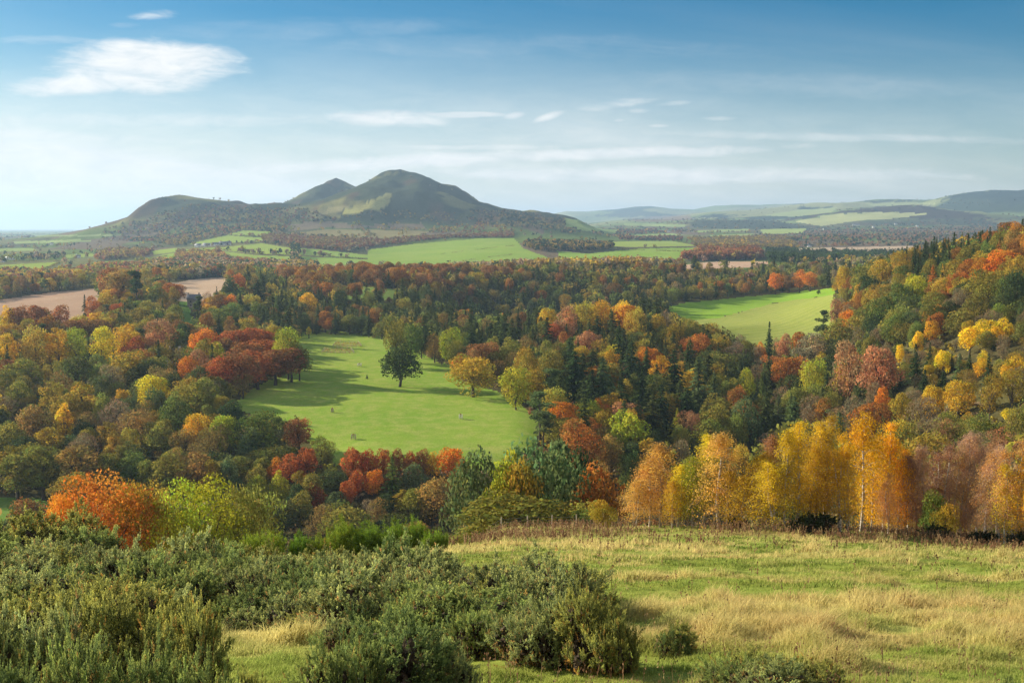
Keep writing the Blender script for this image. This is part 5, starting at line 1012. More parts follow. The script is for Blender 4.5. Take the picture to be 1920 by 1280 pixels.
gb(480, 0, 110, 1235, None, None, 9.2); gb(1890, 0, 110, 1240, 'gorse sprays at the lower right corner of the meadow', None, 9.0); gb(1700, 0, 120, 1262, None, None, 8.8)
gb(95, 1062, 200, 950, 'dark rounded gorse crown before the orange oak'); gb(10, 1065, 150, 972); gb(170, 1068, 140, 978); gb(840, 1092, 120, 1058); gb(1110, 1118, 45, 1090, 'small lone gorse above the meadow edge mass')
gpoly = [(-150, 1050), (0, 1062), (250, 1072), (420, 1066), (560, 1074), (700, 1092), (860, 1100), (980, 1128), (1075, 1155), (1120, 1190), (1125, 1258), (1010, 1256), (900, 1240), (850, 1215), (760, 1225), (640, 1215), (560, 1188), (400, 1186), (330, 1210), (-150, 1240)]
gy = 11.0
while gy < 62:
    stp = 1.05 + gy * .018; n = int(.80 * gy / stp)
    for i in range(n):
        x = -.58 * gy + (i + .5 + rng.uniform(-.38, .38)) * stp * (.80 * gy) / (n * stp) ; y = gy + rng.uniform(-.4, .4) * stp
        px0, pr0 = project(x, y, -2 - .28 * y + .0007 * y * y)
        if pr0 > 1420 or pr0 < 980 or px0 > 1320: continue
        z = h1(x, y); px, pr = project(x, y, z)
        if not inpoly(np.array([px]), np.array([pr]), gpoly)[0]: continue
        s_ = rng.uniform(.55, 1.3) * (1 if y < 30 else 1.15)
        if any(abs(c[0] - x) < c[4] * .33 and abs(c[1] - y) < c[4] * .33 for c in cand): continue
        cand.append([x, y, z, 1.22 * s_ * rng.uniform(.8, 1.3), 2.05 * s_, None, None])
    gy += stp * .95
print('gorse', len(cand))
gt = []
for x, y, z, h, w, lab, tint in cand:
    px, pb = project(x, y, z); _, pt = project(x, y, z + h)
    gt.append(dict(x=x, y=y, z=z, h=h, w=w, lab=lab, px=float(px), pb=float(pb), pt=float(pt)))
gt.sort(key=lambda t: t['y'])
GS = [(95, 1010, 'the dark gorse crown before the orange oak'), (185, 1010, 'the orange oak'), (380, 1000, 'the broad yellow green oak'), (560, 1005, 'the left hand broom bushes'), (700, 1000, 'the tall broom clump'), (840, 1080, 'the meadow corner'), (1110, 1180, 'the meadow edge gorse mass'), (1000, 1180, 'the gorse hummock'),
      (730, 1200, 'the big sage green gorse dome'), (480, 1215, 'the grass gap'), (200, 1150, 'the tall pale tipped gorse'), (1275, 1195, 'the small round lone gorse'), (1455, 1250, 'the wide low gorse'), (1900, 1270, 'the lower right frame corner'), (300, 1080, 'the middle of the gorse bank'), (600, 1110, 'the gorse bank above the sage dome'), (60, 1100, 'the left frame edge'), (920, 1130, 'the dips among the gorse')]
GW = ['grey green gorse bush', 'dull green gorse bush', 'olive tinged gorse bush', 'dark green gorse bush']
GC4 = [(.310, .355, .145), (.255, .320, .105), (.310, .325, .095), (.190, .255, .090)]
for t in gt: t['g'] = int(rng.choice(4, p=[.35, .3, .2, .15]))
SP_, SH_ = SP, SHORT
SHORT = GS; SP = np.array([(a, b) for a, b, _ in SHORT])
relabel(gt, lambda t: GW[t['g']])
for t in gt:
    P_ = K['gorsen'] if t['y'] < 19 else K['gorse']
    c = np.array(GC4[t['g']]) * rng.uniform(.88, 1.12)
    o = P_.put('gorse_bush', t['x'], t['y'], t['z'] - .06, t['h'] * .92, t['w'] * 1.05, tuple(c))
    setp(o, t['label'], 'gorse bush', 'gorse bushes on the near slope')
BR = [(505, 1030, 86, 985), (560, 1030, 56, 984), (597, 1035, 50, 988), (640, 1040, 76, 968), (690, 1045, 100, 960), (735, 1045, 90, 958), (775, 1042, 70, 966), (808, 1040, 44, 984), (470, 1035, 50, 998), (828, 1020, 30, 988)]
bw = ['wide low bright broom bush, leftmost but one of the broom row', 'second tuft of bright broom left of the tall clump, ball shaped', 'small ball of bright broom just left of the tall clump', 'left shoulder of the tall bright broom clump', 'bright broom bush forming the left summit of the tall clump', 'bright broom bush forming the right summit of the tall clump', 'right shoulder of the tall bright broom clump', 'low bright broom tuft right of the tall clump', 'leftmost low bright broom tuft behind the gorse', 'tiny broom tuft nearest the meadow corner']
for (px, base, w, top), lab in zip(BR, bw):
    Y = 56. if top < 975 else 54.; x = float(u_of(px, top)) * Y; z = float(Hh(np.array([x]), np.array([Y]))[0]); h = max(.6, float(slope(top)) * Y - z)
    o = K['broom'].put('broom_bush', x, Y, z - .05, h * .9 * rng.uniform(.75, 1.1), w * Y / F * .95, (.19 * rng.uniform(.8, 1.15), .27, .035)); setp(o, lab, 'broom bush', 'broom bushes at the brow of the slope')
# dark gorse under the birches
for px, base, w, top, lab in [(1530, 1000, 92, 962, 'near black gorse at the foot of the golden birches'), (1500, 998, 50, 975, 'low dark gorse left of the near black gorse'), (1800, 1012, 54, 958, 'dark upright gorse among the bare birches'), (1755, 1010, 60, 980, 'dark low gorse left of the upright dark gorse'), (1912, 1026, 50, 990, 'dark gorse at the right end of the fence'), (1845, 1018, 60, 994, 'low dark gorse between the bare birch stems'), (1385, 992, 40, 968, 'small dark gorse under the apricot birches')]:
    g = ground_at(px, base, 40, 110); 
    if g is None: continue
    x, Y, z = g; h = float(slope(top)) * Y - z
    o = K['gorse'].put('gorse_bush', x, Y, z - .05, h, w * Y / F * 1.1, (.045, .062, .028)); setp(o, lab, 'gorse bush', 'gorse bushes under the birches')

# ------------------------------------------------------------------ meadow grass, weeds and rushes
ND = 380000
Yg = 9.5 / (1 - rng.random(ND) * (1 - 9.5 / 104)); Xg = rng.uniform(-.58, .58, ND) * (Yg + 6)
Zg = Hh(Xg, Yg); gpx, gpr = project(Xg, Yg, Zg)
under = inpoly(gpx, gpr, gpoly) & (rng.random(ND) < .9)
under |= (gpx < 700) & (Yg > 50)
m = ~under & (rng.random(ND) < .25 + .75 * sstep(.25, .6, vnoise(Xg / .8, Yg / .8, 31) + .3 * vnoise(Xg / 3, Yg / 3, 33)))
Xg, Yg, Zg = Xg[m], Yg[m], Zg[m]; n = len(Xg); print('tufts', n)
gm_ = grass_mix(Xg, Yg); wd = weedy(Xg, Yg)
tall = np.clip(1.2 - gm_ * .85 + .3 * wd, .32, 1.4) * (.3 + 1.9 * vnoise(Xg / .7, Yg / .6, 41) ** 2.2)
nb_ = 5; X = np.repeat(Xg, nb_) + rng.normal(size=n * nb_) * .10; Yv = np.repeat(Yg, nb_) + rng.normal(size=n * nb_) * .10; Z = Hh(X, Yv) - .02
lod = np.repeat(np.clip(Yg / 26, .7, 2.6), nb_)
hh = .24 * np.repeat(tall, nb_) * rng.uniform(.5, 1.3, n * nb_); a = rng.uniform(0, 6.28, n * nb_); w = .0085 * lod * rng.uniform(.6, 1.3, n * nb_)
lean = rng.normal(size=(n * nb_, 2)) * .36 + np.array([.16, -.06])
B = np.stack([X, Yv, Z], 1); sd = np.stack([np.cos(a), np.sin(a), np.zeros_like(a)], 1) * w[:, None]
mid = B + np.stack([lean[:, 0] * hh * .35, lean[:, 1] * hh * .35, hh * .6], 1); tip = B + np.stack([lean[:, 0] * hh, lean[:, 1] * hh, hh * .95], 1)
V = np.stack([B - sd, B + sd, mid + sd * .8, mid - sd * .8, mid - sd * .8, mid + sd * .8, tip + sd * .2, tip - sd * .2], 1).reshape(-1, 3)
g_ = np.repeat(gm_, nb_) + rng.normal(size=n * nb_) * .16; g_ = np.clip(g_, 0, 1)[:, None]
C = (GREEN * g_ + STRAW * 1.12 * (1 - g_)) * rng.uniform(.75, 1.25, n * nb_)[:, None]
wdr = np.repeat(wd, nb_)[:, None] * (rng.random(n * nb_)[:, None] < .75); C = C * (1 - .7 * wdr) + WEED * rng.uniform(.7, 1.2, n * nb_)[:, None] * .7 * wdr
C8 = np.repeat(C, 8, 0)
setp(link('meadow_grass', mkmesh('meadow_grass', V, np.arange(len(V)).reshape(-1, 4), C8, [M['grass']])), 'tussocky straw and green grass covering the hillside meadow', 'grass', None, 'stuff')
# brown seed stems (dock, willowherb, thistle) standing above the grass
NS = 30000
Ys = 12 / (1 - rng.random(NS) * (1 - 12. / 97)); Ys = np.where(rng.random(NS) < .5, rng.uniform(50, 96, NS), Ys); Xs = rng.uniform(-.2, .58, NS) * Ys
mm = ((weedy(Xs, Ys) > .22 + .3 * rng.random(NS)) & (vnoise(Xs / 1.6, Ys / 1.6, 61) > .30)) | (rng.random(NS) < .035)
px_, pr_ = project(Xs, Ys, Hh(Xs, Ys)); mm &= ~inpoly(px_, pr_, gpoly) & ~((px_ < 720) & (Ys > 45)); Xs, Ys = Xs[mm], Ys[mm]; k = len(Xs); print('stems', k)
hs = rng.uniform(.45, 1.0, k) * np.where(Ys > 50, .95, .65); Bs = np.stack([Xs, Ys, Hh(Xs, Ys)], 1); tl = rng.normal(size=(k, 2)) * .12
Ts = Bs + np.stack([tl[:, 0] * hs, tl[:, 1] * hs, hs], 1); wv = (.007 * np.clip(Ys / 22, .8, 3))
cs = (Bs + Ts) / 2; V1, F1 = diamonds(cs, norm(np.cross(norm(Ts - Bs), rdir(k))), hs / 2, wv, norm(Ts - Bs))
q = 5; f = rng.uniform(.45, 1, (k, q)); cc = (Bs[:, None] + (Ts - Bs)[:, None] * f[..., None] + rng.normal(size=(k, q, 3)) * .03).reshape(-1, 3)
V2, F2 = diamonds(cc, rdir(len(cc)), np.repeat(.03 * np.clip(Ys / 25, .8, 2.4), q), np.repeat(.016 * np.clip(Ys / 25, .8, 2.4), q), norm(rng.normal(size=(len(cc), 3)) * .4 + np.array([0, 0, 1.])))
V, Fq = join([(V1, F1), (V2, F2)]); tc = np.array([(.21, .12, .065), (.29, .20, .10), (.16, .09, .05)])[rng.integers(0, 3, k)] * rng.uniform(.7, 1.3, k)[:, None]
setp(link('dry_seed_stems', mkmesh('dry_seed_stems', V, Fq, np.vstack([np.repeat(tc, 4, 0), np.repeat(tc, 4 * q, 0)]), [M['grass']])), 'brown seeded dock and willowherb stems standing in the meadow', 'weeds', None, 'stuff')
# low rush and nettle tufts
NR = 2600; Yr = rng.uniform(24, 92, NR); Xr = rng.uniform(-.12, .58, NR) * Yr; pxr, prr = project(Xr, Yr, Hh(Xr, Yr)); okr = ~inpoly(pxr, prr, gpoly) & ~((pxr < 760) & (Yr > 45)) & (vnoise(Xr / 9, Yr / 2.5, 88) > .5) & (grass_mix(Xr, Yr) > .3); Xr, Yr = Xr[okr], Yr[okr]
kb = 26; X = np.repeat(Xr, kb) + rng.normal(size=len(Xr) * kb) * .22; Yq = np.repeat(Yr, kb) + rng.normal(size=len(Xr) * kb) * .12; hh = rng.uniform(.08, .24, len(X)); Bq = np.stack([X, Yq, Hh(X, Yq) + hh / 2 - .03], 1)
tq = norm(rng.normal(size=(len(X), 3)) * .3 + np.array([0, 0, 1.])); V, Fq = diamonds(Bq, norm(np.cross(tq, rdir(len(X)))), hh / 2, .02 * np.clip(Yq / 40, .8, 2), tq)
tq = np.array([.20, .25, .05]) * rng.uniform(.6, 1.4, len(X))[:, None]
setp(link('rush_tufts', mkmesh('rush_tufts', V, Fq, np.repeat(tq, 4, 0), [M['grass']])), 'low dark green rush and nettle tufts in the meadow', 'rushes', None, 'stuff')

# ------------------------------------------------------------------ post and wire fence along the brow
fr_ = bpy.data.objects.new('post_and_wire_fence', None); col.objects.link(fr_)
setp(fr_, 'timber post and wire fence along the brow before the birches', 'fence')
FP = [(758, 1016), (800, 1004), (845, 997), (894, 993), (940, 991), (989, 990), (1034, 989), (1080, 989), (1130, 989), (1186, 988), (1235, 988), (1290, 989), (1342, 990), (1390, 991), (1440, 992), (1490, 994), (1538, 996), (1590, 998), (1640, 1000), (1690, 1002), (1735, 1005), (1780, 1008), (1820, 1013), (1860, 1018), (1898, 1023), (1940, 1028), (1990, 1033)]
pts = []
for px, row in FP:
    g = ground_at(px, row, 30, 110)
    if g is None or g[1] > 96: Y = 88.; x = float(u_of(px, row)) * Y; g = (x, Y, float(Hh(np.array([x]), np.array([Y]))[0]))
    pts.append(g)
pts = [(x, (y * 2 + 84) / 3 if y > 60 else y, 0) for x, y, z in pts]; pts = [(x, y, float(Hh(np.array([x]), np.array([y]))[0])) for x, y, _ in pts]
fr_.location = pts[0]; o0 = np.array(pts[0])
for i, p in enumerate(pts):
    p = np.array(p) - o0; t = rng.normal(size=2) * .03; hh = rng.uniform(1.15, 1.35)
    V, Fq = tube([p + (0, 0, -.4), p + (t[0] * .5, t[1] * .5, hh * .6), p + (t[0], t[1], hh), p + (t[0], t[1], hh + .04)], [.055, .053, .05, .012], 7)
    link('post', mkmesh('post', V, Fq, None, [M['timber']], smooth=True), fr_)
for k in range(4):
    P = [np.array(p) - o0 + (0, 0, .25 + .27 * k) for p in pts]; V, Fq = tube(P, [.006] * len(P), 4)
    link('wire', mkmesh('wire', V, Fq, None, [M['wire']]), fr_)

# ------------------------------------------------------------------ sapling guards and enclosures in the pasture
def guard(px, base, s, label, tone='timber'):
    g = ground_at(px, base, 200, 800); e = bpy.data.objects.new('tree_guard', None); col.objects.link(e); e.location = g
    B = []
    for k, (a, b) in enumerate([(-1, -1), (1, -1), (1, 1), (-1, 1)]):
        V, Fq = boxes([(a * s - .07, b * s - .07, -.2, a * s + .07, b * s + .07, 1.75)]); link('post', mkmesh('post', V, Fq, None, [M[tone]]), e)
    for z in (.5, 1.05, 1.6):
        B += [(-s, -s - .10, z, s, -s - .075, z + .14), (-s, s + .075, z, s, s + .10, z + .14), (-s - .10, -s, z, -s - .075, s, z + .14), (s + .075, -s, z, s + .10, s, z + .14)]
    V, Fq = boxes(B); link('rails', mkmesh('rails', V, Fq, None, [M[tone]]), e)
    setp(e, label, 'tree guard', 'timber guards round young trees in the pasture')
    (V, Fq, t), (Vt, Ft) = broad(600 + int(px), 2.3, .9, 6, 90, .12, .35, .3, twig=.5)
    o = bpy.data.objects.new('sapling', None); col.objects.link(o); o.location = g
    link('trunk', mkmesh('sapling_trunk', Vt, Ft, None, [M['bark']]), o); link('crown', mkmesh('sapling_crown', V, Fq, t, [M['leaf']]), o, color=TINT['brown'][0])
    setp(o, 'young brown leaved sapling inside the ' + label.split(' guard')[0] + ' guard', 'sapling')
guard(864, 785, .6, 'pale timber guard right of centre in the pasture', 'render'); guard(663, 823, .75, 'weathered grey timber guard low in the pasture', 'timber'); guard(674, 687, .9, 'whitish timber guard left of the lone pasture oak', 'render'); guard(623, 773, .4, 'tiny shaded timber guard in the copse shadow', 'timber')
def enclosure(x0, x1, r0, r1, label):
    c = [ground_at(a, b, 300, 900) for a, b in ((x0, r1), (x1, r1), (x1 - 6, r0), (x0 + 6, r0))]; c = np.array(c); o0 = c.mean(0); o0[2] = c[:, 2].min()
    e = bpy.data.objects.new('sapling_enclosure', None); col.objects.link(e); e.location = o0; rails = []
    for i in range(4):
        a, b = c[i] - o0, c[(i + 1) % 4] - o0; L = np.linalg.norm(b - a); n = max(2, int(L / 2.6))
        for j in range(n):
            p = a + (b - a) * j / n; p[2] = float(Hh(np.array([p[0] + o0[0]]), np.array([p[1] + o0[1]]))[0]) - o0[2]
            V, Fq = tube([p + (0, 0, -.2), p + (0, 0, 1.5)], [.09, .08], 6); link('post', mkmesh('post', V, Fq, None, [M['timber']]), e)
        for z in (.5, 1.2):
            q = [np.array([*(a + (b - a) * f)[:2], 0]) for f in np.linspace(0, 1, 8)]
            for w_ in q: w_[2] = float(Hh(np.array([w_[0] + o0[0]]), np.array([w_[1] + o0[1]]))[0]) - o0[2] + z
            rails.append(tube(q, [.055] * 8, 4))
    V, Fq = join(rails); link('rails', mkmesh('rails', V, Fq, None, [M['timber']]), e)
    n = 500; f = rng.random((n, 2)); P = (c[0] * (1 - f[:, :1]) + c[1] * f[:, :1]) * (1 - f[:, 1:]) + (c[3] * (1 - f[:, :1]) + c[2] * f[:, :1]) * f[:, 1:] - o0
    P[:, 2] = Hh(P[:, 0] + o0[0], P[:, 1] + o0[1]) - o0[2] + rng.random(n) * rng.choice([.8, 1.0, 2.2], n)
    V, Fq = diamonds(P, rdir(n), .32, .18); cc = np.array([jit(('brown', 'pink', 'taupe', 'oldgold')[i % 4], .2) for i in range(40)])[rng.integers(0, 40, n)]
    setp(link('planting', mkmesh('planting', V, Fq, np.repeat(cc, 4, 0), [M['leafv']]), e), kind='stuff')
    setp(e, label, 'enclosure', 'fenced plantings in the pasture')
enclosure(603, 664, 655, 662, 'nearer fenced strip of brown saplings in the upper pasture'); enclosure(624, 678, 643, 650, 'farther fenced strip of brown saplings in the upper pasture')

# ------------------------------------------------------------------ houses and farms
def house(name, px, base, wpx, hm, label, wall='render', rot=0., Y=None, chim=2, rh=.42, depth=.55, wins=True):
    if Y is None: g = ground_at(px, base, 300, 9000)
    else: x = float(u_of(px, base)) * Y; g = (x, Y, float(Hh(np.array([x]), np.array([Y]))[0]))
    if g is None: print('no house', px); return
    L = wpx * g[1] / F; D = min(L * depth, 11); a, b = L / 2, D / 2; e = bpy.data.objects.new(name, None); col.objects.link(e); e.location = (g[0], g[1], g[2] - .3); e.rotation_euler = (0, 0, rot)
    V = [(-a, -b, 0), (a, -b, 0), (a, b, 0), (-a, b, 0), (-a, -b, hm), (a, -b, hm), (a, b, hm), (-a, b, hm)]; rz = hm + D * rh
    Fq = [(0, 1, 5, 4), (1, 2, 6, 5), (2, 3, 7, 6), (3, 0, 4, 7)]
    V += [(-a, 0, rz), (a, 0, rz)]; V += [(-a, 0, hm), (a, 0, hm)]
    Fq += [(4, 10, 8, 8), (10, 7, 8, 8), (5, 11, 9, 9), (11, 6, 9, 9)]
    me = bpy.data.meshes.new('wall'); me.from_pydata(V, [], [tuple(dict.fromkeys(f)) for f in Fq]); me.materials.append(M[wall]); link('wall', me, e)
    t = .25; ov = .5
    Vr = []; 
    for s in (-1, 1): Vr += [(-a - ov, s * (b + ov), hm - ov * rh * 1.6), (a + ov, s * (b + ov), hm - ov * rh * 1.6), (a + ov, 0, rz + .06), (-a - ov, 0, rz + .06)]
    Vr += [(x_, y_, z_ + t) for x_, y_, z_ in Vr]
    Fr = [(0, 1, 2, 3), (4, 7, 6, 5), (8, 11, 10, 9), (12, 13, 14, 15), (0, 8, 9, 1), (4, 5, 13, 12), (1, 9, 10, 2), (0, 3, 11, 8), (5, 6, 14, 13), (4, 12, 15, 7)]
    rf = link('roof', mkmesh('roof', Vr, Fr, None, [M['slate']]), e)
    for k in range(chim):
        x_ = (-a * .8, a * .8, 0)[k]; Vc, Fc = boxes([(x_ - .5, -.45, rz - .8, x_ + .5, .45, rz + 1.5), (x_ - .6, -.55, rz + 1.502, x_ + .6, .55, rz + 1.7)]); link('chimney', mkmesh('chimney', Vc, Fc, None, [M['stone' if wall == 'stone' else 'render']]), rf)
    if wins:
        n = max(2, int(L / 4)); fl = 2 if hm > 4.5 else 1
        for f in range(fl):
            for k in range(n):
                x_ = -a + (k + .5) * L / n; z_ = 1.0 + f * 2.7; Vw, Fw = boxes([(x_ - .5, -b - .04, z_, x_ + .5, -b + .02, z_ + 1.4)]); wn = link('window', mkmesh('window', Vw, Fw, None, [M['glass']]), e)
                Vs, Fs = boxes([(x_ - .62, -b - .14, z_ - .13, x_ + .62, -b - .043, z_ - .003)]); link('sill', mkmesh('sill', Vs, Fs, None, [M['stone']]), wn)
        Vd, Fd = boxes([(-.5, -b - .05, .25, .5, -b + .02, 2.35)]) if n % 2 == 0 else boxes([(L / n / 2 - .5, -b - .05, .25, L / n / 2 + .5, -b + .02, 2.35)]); link('door', mkmesh('door', Vd, Fd, None, [M['bark']]), e)
    setp(e, label, 'house'); return e
house('country_house', 320, 682, 44, 5.2, 'grey slate roofed country house half hidden left of the red copse', 'render', .15, None, 3); house('country_house', 284, 683, 26, 5.5, 'shorter slate roofed wing left of the dark spire spruce', 'render', -.1, None, 2)
house('stone_mansion', 364, 574, 24, 6.5, 'dark stone house with stacked windows below the tan ploughed field', 'stone', .3, None, 2, .4, .8)
for px, row, w, hm, lab in [(372, 463, 12, 4.5, 'white farmhouse at the left end of the hillside farm'), (388, 462, 14, 4, 'long white farm building second from the left at the hillside farm'), (404, 461, 12, 5, 'white farm building in the middle of the hillside farm'), (418, 460, 14, 5, 'grey roofed barn right of the middle of the hillside farm'), (428, 459, 10, 5.5, 'tall barn at the right end of the hillside farm')]:
    house('farm_building', px, row, w, hm, lab, 'render', rng.uniform(-.3, .3), None, 0)
for px, row, w, lab in [(69, 479, 9, 'white gabled cottage among trees above the far left field'), (147, 484, 8, 'white cottage on the left plain under a green oak'), (97, 459, 5, 'tiny pale house far out on the left plain'), (230, 473, 8, 'pale village house with steep gable on the left plain'), (218, 475, 7, 'low village house beside the steep gabled one'), (190, 478, 9, 'grey village house at the left end of the village row'), (20, 487, 16, 'long low grey building at the far left plain edge'), (5, 492, 8, 'pale house at the left edge of the plain'),
                        (1546, 431, 6, 'white house on the edge of the far town'), (1605, 423, 12, 'long white building in the far town'), (1638, 427, 5, 'small pale house right of the long white town building'), (1680, 421, 6, 'pale house in the right part of the far town'), (1408, 447, 5, 'tiny white house before the far town'), (1432, 447, 5, 'tiny white cottage right of the tiny white house'), (1720, 425, 5, 'pale gabled house beyond the ridge spruces'), (1518, 463, 8, 'white building beside the stubble field'), (1750, 430, 6, 'small grey house above the ridge spruces'), (1254, 435, 5, 'pale house on the plain right of the big hill'), (1205, 432, 5, 'small white house nearest the big hill on the right plain'), (1660, 432, 5, 'pinkish town house among hazy trees'), (1585, 436, 5, 'pale town house below the long white building')]:
    house('house', px, row, w, 5, lab, 'render', rng.uniform(-.5, .5), None, 1, wins=row > 470)

# ------------------------------------------------------------------ air, sky, sun, camera
hm, nt, nd, lk = newmat('valley_haze'); pv = nd.new('ShaderNodeVolumePrincipled'); pv.inputs['Color'].default_value = (.48, .70, .96, 1); pv.inputs['Density'].default_value = 6.8e-5; pv.inputs['Anisotropy'].default_value = .25
o_ = nd.new('ShaderNodeOutputMaterial'); lk.new(pv.outputs[0], o_.inputs['Volume'])
hx = 1.7 * 25600
zmin = float(VV[:, 2].min()); zmax = float(VV[:, 2].max()); print('z', zmin, zmax)
V, Fq = boxes([(-hx, -60, zmin - 1.0, hx, 26000, max(zmax, 0) + 25)])
hz = link('haze', mkmesh('haze', V, Fq, None, [hm])); setp(hz, 'thin bluish autumn haze filling the valley air', 'haze', None, 'stuff')

w = bpy.data.worlds.new('World'); bpy.context.scene.world = w; w.use_nodes = True
nt = w.node_tree; nd = nt.nodes; lk = nt.links; nd.clear()
sk = nd.new('ShaderNodeTexSky'); sk.sky_type = 'NISHITA'; sk.sun_disc = False; sk.sun_elevation = SUN_EL
az = math.atan2(SUN_DIR[0], SUN_DIR[1]); sk.sun_rotation = az; sk.altitude = 150; sk.air_density = 1.0; sk.dust_density = .6; sk.ozone_density = 2.2
tc = nd.new('ShaderNodeTexCoord'); sep = nd.new('ShaderNodeSeparateXYZ'); lk.new(tc.outputs['Generated'], sep.inputs[0])
def mth(op, a, b=None, c=None):
    n = nd.new('ShaderNodeMath'); n.operation = op
    for i, v in enumerate((a, b, c)):
        if v is None: continue
        if hasattr(v, 'links'): lk.new(v, n.inputs[i])
        else: n.inputs[i].default_value = v
    return n.outputs[0]
ymx = mth('MAXIMUM', sep.outputs[1], .05); uu = mth('DIVIDE', sep.outputs[0], ymx); vv = mth('DIVIDE', sep.outputs[2], ymx)
def comb(x, y, z=0.):
    n = nd.new('ShaderNodeCombineXYZ')
    for i, v in enumerate((x, y, z)):
        if hasattr(v, 'links'): lk.new(v, n.inputs[i])
        else: n.inputs[i].default_value = v
    return n.outputs[0]
def wnoise(vec, scale, det=5, rough=.6, dist=0.):
    n = nd.new('ShaderNodeTexNoise'); n.inputs['Scale'].default_value = scale; n.inputs['Detail'].default_value = det; n.inputs['Roughness'].default_value = rough; n.inputs['Distortion'].default_value = dist; lk.new(vec, n.inputs['Vector']); return n.outputs['Fac']
nA = wnoise(comb(mth('MULTIPLY', uu, 5), mth('ADD', mth('MULTIPLY', vv, 48), mth('MULTIPLY', uu, 3))), 1.0, 7, .62, .5)
nB = wnoise(comb(mth('MULTIPLY', uu, 1.6), mth('ADD', mth('MULTIPLY', vv, 13), mth('MULTIPLY', uu, 1.2))), 1.0, 6, .55, .3)
nC = wnoise(comb(mth('MULTIPLY', uu, 22), mth('MULTIPLY', vv, 70)), 1.0, 7, .65, .6)
cloud = None
def blob(px, row, hw, hh, tilt=0., edge=.9, amt=1.0, ns=1.0):
    """one cloud at a fixed direction of the sky: ragged ellipse in (azimuth, elevation) tangents"""
    global cloud
    cu_ = float(u_of(px, row)); cv = float(slope(row)); su, sv = hw / F, hh / F
    du = mth('SUBTRACT', uu, cu_); dv = mth('SUBTRACT', vv, mth('ADD', mth('MULTIPLY', du, -tilt), cv))
    rr_ = mth('ADD', mth('POWER', mth('ABSOLUTE', mth('DIVIDE', du, su)), 2.), mth('POWER', mth('ABSOLUTE', mth('DIVIDE', dv, sv)), 2.))
    rr_ = mth('ADD', rr_, mth('ADD', mth('MULTIPLY', mth('SUBTRACT', nA, .5), 3.4 * ns), mth('MULTIPLY', mth('SUBTRACT', nC, .5), 2.4 * ns)))
    mr = nd.new('ShaderNodeMapRange'); mr.interpolation_type = 'SMOOTHSTEP'; mr.inputs[1].default_value = 1.45; mr.inputs[2].default_value = 1.35 - edge * 1.35; mr.inputs[3].default_value = 0; mr.inputs[4].default_value = amt; lk.new(rr_, mr.inputs[0])
    cloud = mr.outputs[0] if cloud is None else mth('MAXIMUM', cloud, mr.outputs[0])
blob(270, 122, 166, 46, .0, 1.0, 1.0, .62); blob(150, 158, 125, 20, -.06, 1.2, .95, .8); blob(400, 122, 60, 16, .0, 1.9, .6, 1.3); blob(735, 222, 110, 17, .02, 1.5, .95, .8); blob(850, 216, 90, 5, .0, 1.0, .5); blob(287, 30, 40, 10, -.05, 1.6, .6, 1.3); blob(235, 48, 34, 6, 0., 1.7, .35, 1.2); blob(70, 76, 90, 9, 0, 1.7, .35, 1.3)
blob(964, 217, 20, 6.5, -.15, 1.6, .9, .5); blob(1026, 220, 28, 7, -.28, 1.6, .95, .5); blob(1160, 195, 62, 9, -.08, 1.6, .6, 1.3); blob(1200, 208, 26, 5, 0, 1.1, .4); blob(1258, 195, 38, 5, -.1, 1.6, .5, 1.1); blob(1235, 236, 18, 3, 0, 1.1, .35, .6); blob(1350, 222, 34, 4, 0, 1.1, .3, .7); blob(1160, 226, 9, 3, 0, 1.1, .3, .5)
blob(1000, 90, 420, 24, .02, 1.9, .14); blob(560, 55, 360, 20, -.03, 1.9, .16); blob(1500, 160, 380, 20, .03, 1.9, .15); blob(300, 225, 320, 13, .0, 1.6, .35); blob(60, 392, 120, 14, .0, 1.0, .55); blob(320, 310, 90, 5, 0, 1.2, .45); blob(75, 276, 60, 3, 0, 1.2, .3); blob(900, 276, 160, 5, .0, 1.2, .45); blob(760, 303, 300, 14, -.05, 1.3, .95); blob(1120, 289, 330, 11, -.03, 1.3, .85); blob(1250, 328, 480, 16, .0, 1.4, .85); blob(300, 345, 330, 16, 0, 1.5, .5); blob(1600, 258, 380, 8, .02, 1.6, .35); blob(130, 255, 250, 9, .04, 1.6, .4); blob(1045, 348, 45, 6, 0, 1.0, .0)
# thin veils, thicker towards the skyline
elev = mth('MAXIMUM', vv, 0.)
veil = nd.new('ShaderNodeMapRange'); veil.interpolation_type = 'SMOOTHSTEP'; veil.inputs[1].default_value = .36; veil.inputs[2].default_value = .70; veil.inputs[3].default_value = 0.; veil.inputs[4].default_value = .40; lk.new(nB, veil.inputs[0])
hor = nd.new('ShaderNodeMapRange'); hor.interpolation_type = 'SMOOTHSTEP'; hor.inputs[1].default_value = .21; hor.inputs[2].default_value = .0; hor.inputs[3].default_value = .0; hor.inputs[4].default_value = 1.0; lk.new(elev, hor.inputs[0])
lft = nd.new('ShaderNodeMapRange'); lft.inputs[1].default_value = .5; lft.inputs[2].default_value = -.5; lft.inputs[3].default_value = .72; lft.inputs[4].default_value = 1.7; lk.new(uu, lft.inputs[0])
thin_ = mth('MINIMUM', mth('ADD', mth('MULTIPLY', veil.outputs[0], mth('ADD', mth('MULTIPLY', hor.outputs[0], .9), .13)), mth('MULTIPLY', mth('MULTIPLY', hor.outputs[0], lft.outputs[0]), .56)), .92)
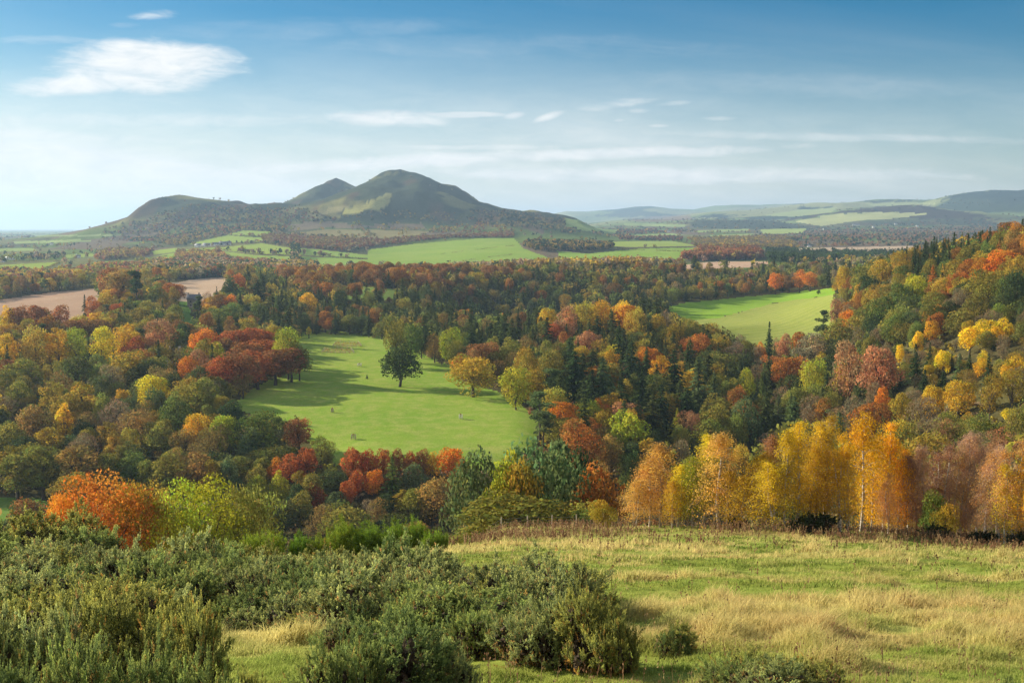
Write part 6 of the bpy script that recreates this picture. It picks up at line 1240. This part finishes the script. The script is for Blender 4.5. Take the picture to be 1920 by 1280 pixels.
# white veil added over and behind the viewpoint, out of view, as fill light
bk = nd.new('ShaderNodeMapRange'); bk.interpolation_type = 'SMOOTHSTEP'; bk.inputs[1].default_value = .25; bk.inputs[2].default_value = -.35; bk.inputs[3].default_value = 0.; bk.inputs[4].default_value = .75; lk.new(sep.outputs[1], bk.inputs[0])
cl_all = mth('MAXIMUM', mth('SUBTRACT', 1., mth('MULTIPLY', mth('SUBTRACT', 1., cloud), mth('SUBTRACT', 1., thin_))), bk.outputs[0])
hs = nd.new('ShaderNodeHueSaturation'); hs.inputs['Hue'].default_value = .492; hs.inputs['Saturation'].default_value = 1.75; hs.inputs['Value'].default_value = 1.0; lk.new(sk.outputs[0], hs.inputs['Color'])
mx = nd.new('ShaderNodeMix'); mx.data_type = 'RGBA'; lk.new(cl_all, mx.inputs[0]); lk.new(mixc(nt, hs.outputs[0], (.64, .80, .87), 1.0, 'MULTIPLY'), mx.inputs[6]); cshade = nd.new('ShaderNodeMix'); cshade.data_type = 'RGBA'; lk.new(mth('MULTIPLY', mth('SUBTRACT', 1.25, mth('MULTIPLY', nC, 1.5)), 1.0), cshade.inputs[0]); cshade.inputs[6].default_value = (7.5, 8.0, 8.4, 1); cshade.inputs[7].default_value = (10.2, 10.0, 9.6, 1); lk.new(cshade.outputs[2], mx.inputs[7])
bg = nd.new('ShaderNodeBackground'); bg.inputs['Strength'].default_value = .05; lk.new(mx.outputs[2], bg.inputs[0]); ow = nd.new('ShaderNodeOutputWorld'); lk.new(bg.outputs[0], ow.inputs[0])

sd = bpy.data.lights.new('sun', 'SUN'); sd.energy = 5.0; sd.angle = math.radians(.6); sd.color = (1., .89, .72); so = bpy.data.objects.new('sun', sd); col.objects.link(so)
dv = Vector((SUN_DIR[0] * math.cos(SUN_EL), SUN_DIR[1] * math.cos(SUN_EL), math.sin(SUN_EL))); so.rotation_euler = dv.to_track_quat('Z', 'Y').to_euler(); so.location = (-60, 40, 60)
cam = bpy.data.cameras.new('camera'); cam.sensor_width = 36; cam.lens = 36 * F / 1920; cam.clip_start = .2; cam.clip_end = 90000
co = bpy.data.objects.new('camera', cam); col.objects.link(co); co.location = (0, 0, 0); co.rotation_euler = (math.pi / 2 - PITCH, 0, 0)
sc = bpy.context.scene; sc.camera = co
sc.view_settings.view_transform = 'Standard'; sc.view_settings.look = 'None'; sc.view_settings.exposure = 1.10; sc.view_settings.gamma = 1
sc.render.engine = 'CYCLES'; cy = sc.cycles
cy.max_bounces = 5; cy.diffuse_bounces = 3; cy.glossy_bounces = 1; cy.transmission_bounces = 4; cy.transparent_max_bounces = 4; cy.volume_bounces = 0
cy.use_adaptive_sampling = True; cy.adaptive_threshold = .012; cy.use_denoising = True
